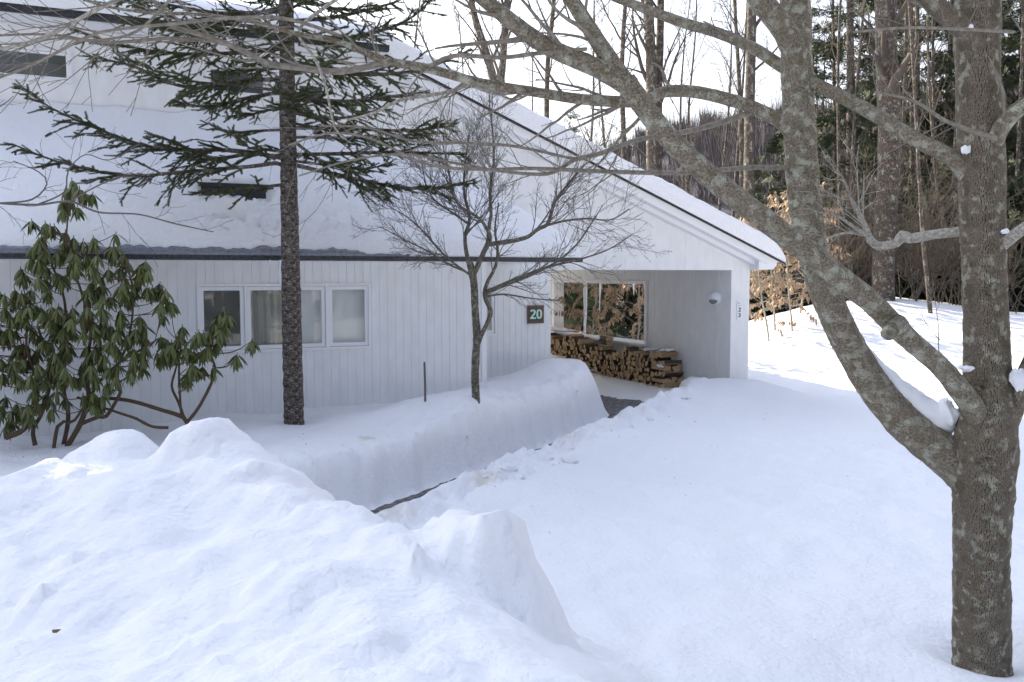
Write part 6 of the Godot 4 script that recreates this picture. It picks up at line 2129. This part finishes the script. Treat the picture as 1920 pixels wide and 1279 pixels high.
	# a wall of mixed trunks on the right
	var right_px := [[Vector3(25.009, 2.110, -25.853), 0.09], [Vector3(21.595, 2.131, -21.928), 0.06], [Vector3(23.797, 2.122, -23.108), 0.08], [Vector3(32.624, 2.077, -31.129), 0.15], [Vector3(24.298, 2.126, -21.771), 0.1], [Vector3(35.966, 2.069, -31.777), 0.16], [Vector3(29.302, 2.106, -24.954), 0.12], [Vector3(23.786, 2.135, -19.803), 0.06], [Vector3(35.268, 2.081, -28.793), 0.16], [Vector3(26.898, 2.122, -21.662), 0.08], [Vector3(33.182, 2.102, -24.249), 0.14], [Vector3(27.957, 2.126, -20.065), 0.08]]
	var right_words := ["slim trunk nearest the right side of the heavy maple limb", "thin stem right of the heavy maple limb", "thin trunk left of the thick rough-barked trunk", "stout dark trunk far behind the left of the rough-barked trunk", "trunk close right of the thick rough-barked trunk", "stout dark trunk far behind the right of the rough-barked trunk", "brown trunk in the middle of the brush gap beside the maple", "thin stem in the brush gap beside the maple", "stout dark trunk far back just left of the maple trunk", "thin trunk touching the left outline of the maple trunk", "brown trunk just right of the maple trunk", "thin trunk at the right edge of the picture"]
	for k in right_px.size():
		var b: Vector3 = right_px[k][0]
		b.y = 0.2
		var r: float = right_px[k][1]
		var tall := rng.randf_range(15.0, 20.0)
		var lean2 := Vector3(rng.randf_range(-0.04, 0.04), 1, rng.randf_range(-0.04, 0.04))
		var ctrl := []
		for j in 7:
			var t := j / 6.0
			ctrl.append([b + lean2 * tall * t + Vector3(0.15 * sin(t * 7.0 + k), 0, 0.15 * sin(t * 5.0 + k * 2.0)), lerpf(r, 0.02, t)])
		bare_tree("forest_tree", right_words[k], "bare trees behind the house", ctrl, wide, 34, [0.6, 2.0], mats.forest_bark)

	# hemlocks and firs of the wood
	var sprays := spray_mesh()
	var grp := "dark conifers of the wood behind"
	var firs := [
		[Vector3(24.964, 1.335, -24.771), 21.0, 3.2, 3.2, 0.26, 1.4, "tall hemlock with a dark trunk left of the thick rough-barked trunk"],
		[Vector3(31.481, 1.141, -29.455), 20.0, 3.2, 1.0, 0.22, 1.6, "dense hemlock behind the thick rough-barked trunk"],
		[Vector3(29.490, 1.252, -25.970), 20.0, 3.0, 2.2, 0.2, 1.4, "hemlock behind the brush right of the rough-barked trunk"],
		[Vector3(32.452, 1.197, -26.796), 21.0, 3.4, 0.8, 0.22, 1.6, "hemlock just left of the maple trunk"],
		[Vector3(35.768, 1.141, -27.456), 20.0, 3.4, 0.8, 0.22, 1.6, "hemlock hidden behind the maple trunk"],
		[Vector3(31.587, 1.308, -22.786), 20.0, 3.4, 0.6, 0.22, 1.6, "dark hemlock at the right edge of the picture"],
		[Vector3(31.101, 1.363, -20.805), 20.0, 3.4, 0.6, 0.22, 1.0, "hemlock just outside the right edge of the picture"],
		[Vector3(33.491, 0.975, -35.138), 15.0, 3.2, 0.6, 0.18, 1.1, "hemlock showing between the two crossing maple limbs"],
		[Vector3(29.341, 1.086, -32.660), 9.5, 3.0, 0.5, 0.14, 1.3, "young hemlock left of the heavy maple limb"],
		[Vector3(30.903, 0.975, -36.345), 8.5, 3.0, 0.5, 0.14, 1.3, "young hemlock right of the reddish grey trunk"],
		[Vector3(31.218, 0.920, -38.405), 7.0, 2.6, 0.5, 0.12, 1.2, "low young hemlock behind the porch roof end"],
		[Vector3(27.755, 5.411, -51.053), 12.8, 1.7, 1.0, 0.12, 1.1, "small spruce whose tip shows above the porch roof"],
		[Vector3(19.288, 1.308, -28.520), 4.2, 2.2, 0.2, 0.1, 3.2, "bushy hemlock filling the view through the porch opening"],
		[Vector3(16.599, 1.335, -28.671), 4.2, 2.2, 0.2, 0.1, 3.2, "low hemlock at the left of the view through the porch opening"],
		[Vector3(16.590, 1.391, -26.469), 3.8, 2.0, 0.2, 0.1, 3.2, "low hemlock in the middle of the view through the porch opening"],
		[Vector3(23.082, 0.841, -23.441), 5.0, 2.6, 0.2, 0.12, 2.8, "low hemlock behind the crest left of the rough-barked trunk"],
		[Vector3(23.303, 0.886, -22.235), 4.5, 2.4, 0.2, 0.12, 2.8, "low hemlock behind the crest at the foot of the rough-barked trunk"],
		[Vector3(23.771, 0.932, -20.913), 5.0, 2.6, 0.2, 0.12, 2.8, "low hemlock behind the crest right of the rough-barked trunk"],
		[Vector3(25.016, 0.932, -20.333), 5.0, 2.6, 0.2, 0.12, 2.8, "low hemlock behind the crest beside the maple trunk"],
		[Vector3(26.261, 0.932, -19.752), 5.0, 2.6, 0.2, 0.12, 2.8, "low hemlock behind the crest hidden by the maple trunk"],
		[Vector3(26.407, 0.977, -18.581), 5.5, 2.6, 0.2, 0.12, 2.8, "low hemlock behind the crest at the right edge"],
		[Vector3(21.256, 0.657, -24.293), 4.6, 2.3, 0.2, 0.12, 2.8, "low hemlock behind the tan beech leaves right of the porch"],
		[Vector3(23.690, 0.554, -25.365), 5.0, 2.5, 0.2, 0.12, 2.8, "low hemlock behind the tan beech leaves by the maple limb"],
		[Vector3(19.604, 0.708, -23.960), 4.2, 2.2, 0.2, 0.12, 2.8, "low hemlock behind the corner post"],
	]
	for f in firs:
		var at: Vector3 = f[0]
		at.y = 0.1
		conifer("hemlock_tree", f[6], grp, at, f[1], f[2], f[3], f[4], sprays, f[5])
	# tall spruces beyond the house to the left: their shade covers the front yard
	for k in 9:
		var at := Vector3(-15.5 + k * 1.25, 0, -28.0 - 2.2 * (k % 2))
		conifer("hemlock_tree", "tall spruce standing behind the house beyond the left edge", "spruces behind the house out of view", at, 25.0 + rng.randf_range(-1.0, 2.0), 4.4, 5.0, 0.3, sprays, 2.4)
	# unseen conifers added round the yard to dim the low sky; panes mirror them
	for k in 22:
		var a := deg_to_rad(lerpf(-8.0, 205.0, k / 21.0))
		var away := 21.0 + 4.0 * (k % 3)
		var at := Vector3(2.0 + cos(a) * away * 1.25, 0, -2.0 + sin(a) * away)
		conifer("hemlock_tree", "conifer added around the yard, out of view, to dim the low sky", "conifers added around the yard out of view", at, 15.0 + rng.randf_range(-1.5, 2.0), 3.8, 0.5, 0.2, sprays, 0.75, 1.8)
	# brush: bare tangled shrubs at the wood's edge
	var ob := {"seg": 0.14, "least": 0.0045, "wander": 0.2, "up": 0.03, "levels": 2, "density": [3.4, 3.6, 0.0], "start": 0.15, "angle": [0.4, 1.1], "ratio": 0.5}
	var shrubs := [[Vector3(19.363, 0.914, -19.659), "tangled bare shrub left of the thick rough-barked trunk"], [Vector3(20.304, 0.888, -19.772), "tangled bare shrub at the left foot of the rough-barked trunk"], [Vector3(21.173, 1.068, -18.815), "tangled bare shrub at the right foot of the rough-barked trunk"], [Vector3(21.313, 1.091, -18.198), "tangled bare shrub behind the thin sapling"], [Vector3(22.359, 1.068, -18.262), "tangled bare shrub just left of the maple trunk"], [Vector3(23.248, 0.965, -16.744), "tangled bare shrub at the right edge beyond the maple"], [Vector3(19.653, 0.645, -21.730), "tangled bare shrub behind the beech leaves"], [Vector3(20.040, 1.363, -25.963), "bare shrub showing over the porch roof near its low end"], [Vector3(20.189, 2.110, -28.100), "bare shrub showing over the porch roof near the dark stems"], [Vector3(22.842, 0.760, -21.346), "tangled bare shrub hidden behind the rough-barked trunk"]]
	for s in shrubs:
		var at: Vector3 = s[0]
		at.y = snow_height(at.x, at.z) - 0.1 if at.x < 29.0 and at.z > -29.0 else 0.0
		var bush := thing("bare_shrub", s[1], "shrub", at, "bare brush at the edge of the wood")
		var g := Geo.new()
		var high := 5.2 if at.length() > 30.0 else 3.6
		for k in 13:
			var d := (Vector3.UP + any_dir() * 0.5).normalized()
			grow(g, any_dir() * Vector3(0.5, 0, 0.5), d, rng.randf_range(0.6, 1.0) * high, 0.016, 0, ob)
		piece("branches", g, mats.brush_twig, bush)
	# sapling with a few leaves standing in the sunny snow
	var sap := thing("snow_sapling", "bare sapling with few pale leaves standing in the sunny snow behind the maple", "sapling", Vector3(14.516, 1.003, -11.989))
	var sg := Geo.new()
	var os := {"seg": 0.08, "least": 0.003, "wander": 0.12, "up": 0.03, "levels": 1, "density": [5.0, 0.0], "start": 0.2, "angle": [0.5, 0.9], "ratio": 0.45}
	grow(sg, Vector3(0, -0.25, 0), Vector3(-0.12, 1, 0).normalized(), 1.25, 0.011, 0, os)
	grow(sg, Vector3(0, 0.0, 0), Vector3(-0.9, 0.45, 0).normalized(), 0.9, 0.008, 0, os)
	piece("stem", sg, mats.forest_twig, sap)


func build_small_things() -> void:
	rng.seed = 61
	# clods of shovelled snow along the path and at the foot of the pile
	for k in 24:
		var t := pow(rng.randf(), 1.4)
		var x := lerpf(2.9, 8.6, t) + rng.randf_range(-0.1, 0.5)
		var z := lerpf(-7.6, -11.9, t) + rng.randf_range(0.0, 0.45)
		if k > 18:
			x = rng.randf_range(2.2, 3.3)
			z = rng.randf_range(-3.6, -2.4)
		var r := 0.02 + 0.06 * pow(rng.randf(), 2.0)
		clod(Vector3(x, snow_height(x, z) + r * 0.05, z), r, "clod of shovelled snow beside the boardwalk trench" if k <= 18 else "clod of snow fallen at the foot of the near pile", "snow clods beside the trench" if k <= 18 else "snow clods at the foot of the pile")
	# bare branches reaching in from the left
	var lean := thing("bare_shrub", "thin bare branches reaching in from the left edge before the wing roof snow", "shrub", Vector3(-1.116, 1.769, -7.582))
	var lg := Geo.new()
	var lt := Geo.new()
	var ol := {"seg": 0.05, "least": 0.0014, "wander": 0.2, "up": 0.01, "levels": 1, "density": [8.0, 0.0], "start": 0.15, "angle": [0.4, 0.9], "ratio": 0.5}
	for c in [
		[[Vector3(-1.116, 1.769, -7.582), 0.0142], [Vector3(-1.055, 2.374, -7.553), 0.0127], [Vector3(-0.765, 2.770, -7.418), 0.0097], [Vector3(-0.562, 2.744, -7.324), 0.0082], [Vector3(-0.324, 2.733, -7.213), 0.0084], [Vector3(-0.119, 2.755, -7.117), 0.0068], [Vector3(0.065, 2.678, -6.976), 0.0068], [Vector3(0.316, 2.659, -6.804), 0.0052], [Vector3(0.544, 2.591, -6.642), 0.0052], [Vector3(0.770, 2.534, -6.482), 0.0035]],
		[[Vector3(-0.562, 2.744, -7.324), 0.0066], [Vector3(-0.357, 2.770, -7.228), 0.0067], [Vector3(-0.258, 2.878, -7.182), 0.0050], [Vector3(-0.309, 2.963, -7.206), 0.0050], [Vector3(-0.466, 3.037, -7.279), 0.0033]],
		[[Vector3(-0.324, 2.733, -7.213), 0.0067], [Vector3(-0.151, 2.824, -7.154), 0.0051], [Vector3(-0.120, 2.976, -7.173), 0.0051], [Vector3(-0.007, 3.095, -7.175), 0.0035], [Vector3(0.147, 3.057, -7.103), 0.0035], [Vector3(0.340, 3.170, -7.014), 0.0027]],
		[[Vector3(-0.119, 2.755, -7.117), 0.0051], [Vector3(0.088, 2.873, -6.965), 0.0051], [Vector3(0.256, 2.923, -6.832), 0.0034], [Vector3(0.422, 2.868, -6.755), 0.0026]],
		[[Vector3(-1.102, 2.073, -7.576), 0.0111], [Vector3(-0.827, 3.244, -7.557), 0.0082], [Vector3(-0.580, 3.412, -7.442), 0.0050], [Vector3(-0.502, 3.461, -7.406), 0.0034], [Vector3(-0.456, 3.505, -7.385), 0.0025]],
	]:
		var lp := smooth_path(c, 0.04)
		var at0 := lean.position
		var moved := PackedVector3Array()
		for q in lp[0]:
			moved.append(q - at0)
		lg.tube(moved, lp[1], 6)
		twigs_along(lt, moved, lp[1], 9, 0.35, [0.12, 0.4], ol)
	piece("stems", lg, mats.crab_twig, lean)
	piece("twigs", lt, mats.crab_twig, lean).set_meta("kind", "stuff")
	# stake in the bank
	var st := thing("garden_stake", "thin upright wooden stake in the snow bank before the wing wall", "stake", Vector3(3.479, 0.741, -9.853))
	var g := Geo.new()
	g.tube(PackedVector3Array([Vector3(0, -0.3, 0), Vector3(0.002, 0.2, 0), Vector3(-0.004, 0.475, 0)]), PackedFloat32Array([0.013, 0.013, 0.0125]), 8)
	piece("shaft", g, mats.stake, st)
	g = Geo.new()
	g.tube(PackedVector3Array([Vector3(-0.004, 0.475, 0), Vector3(-0.004, 0.487, 0)]), PackedFloat32Array([0.0125, 0.009]), 8)
	piece("tip", g, mats.stake, st)
	# fallen leaf and crumbs of bark on the snow
	var leaf := leaf_mesh(0.05, 0.03, 0.7, 0.8, mats.leaf_litter, Color(1, 1, 1))
	var at: Vector3 = Vector3(-0.161, 1.134, -3.440)
	var o := part("fallen_leaf", leaf, self)
	o.position = Vector3(at.x, snow_height(at.x, at.z) + 0.012, at.z)
	o.rotation = Vector3(-0.5, 0.6, 0.4)
	tag(o, "curled brown leaf lying on the snow pile at the lower left", "leaf")
	var crumb := Geo.new()
	crumb.hexa([Vector3(-0.006, -0.002, 0.003), Vector3(0.006, -0.002, 0.002), Vector3(0.005, 0.002, 0.003), Vector3(-0.004, 0.003, 0.002)], [Vector3(-0.005, -0.002, -0.003), Vector3(0.006, -0.002, -0.003), Vector3(0.004, 0.002, -0.002), Vector3(-0.005, 0.002, -0.003)])
	var cm := crumb.mesh(mats.leaf_litter)
	var spots := []
	for k in 260:
		var x := rng.randf_range(-1.5, 9.0)
		var z := rng.randf_range(-11.0, -1.6)
		if k % 3 == 0:
			x = rng.randf_range(0.5, 5.5)
			z = rng.randf_range(-9.5, -5.0)
		spots.append(Transform3D(Basis.from_euler(Vector3(rng.randf(), rng.randf() * TAU, rng.randf())).scaled(Vector3.ONE * rng.randf_range(0.25, 1.0) * clampf(-z / 6.0, 0.3, 1.4)), Vector3(x, snow_height(x, z) + 0.001, z)))
	copies("bark_crumbs", cm, spots, self)
	# dry grass stalks by the post and weeds at the wall
	var reeds := thing("dry_stalk", "thin dry stalk leaning in the snow right of the corner post", "stalk", Vector3(11.502, 0.831, -13.394))
	g = Geo.new()
	g.tube(PackedVector3Array([Vector3(0, -0.1, 0), Vector3(-0.06, 0.2, 0), Vector3(-0.16, 0.42, 0)]), PackedFloat32Array([0.004, 0.003, 0.002]), 4)
	piece("stem", g, mats.stake, reeds)


func clod(at: Vector3, r: float, label: String, group: String) -> void:
	lump("snow_clod", label, at, Vector3(r * rng.randf_range(0.9, 1.5), r * rng.randf_range(0.6, 0.9), r * rng.randf_range(0.9, 1.4)), rng.randi() % 50)
	get_child(get_child_count() - 1).set_meta("group", group)
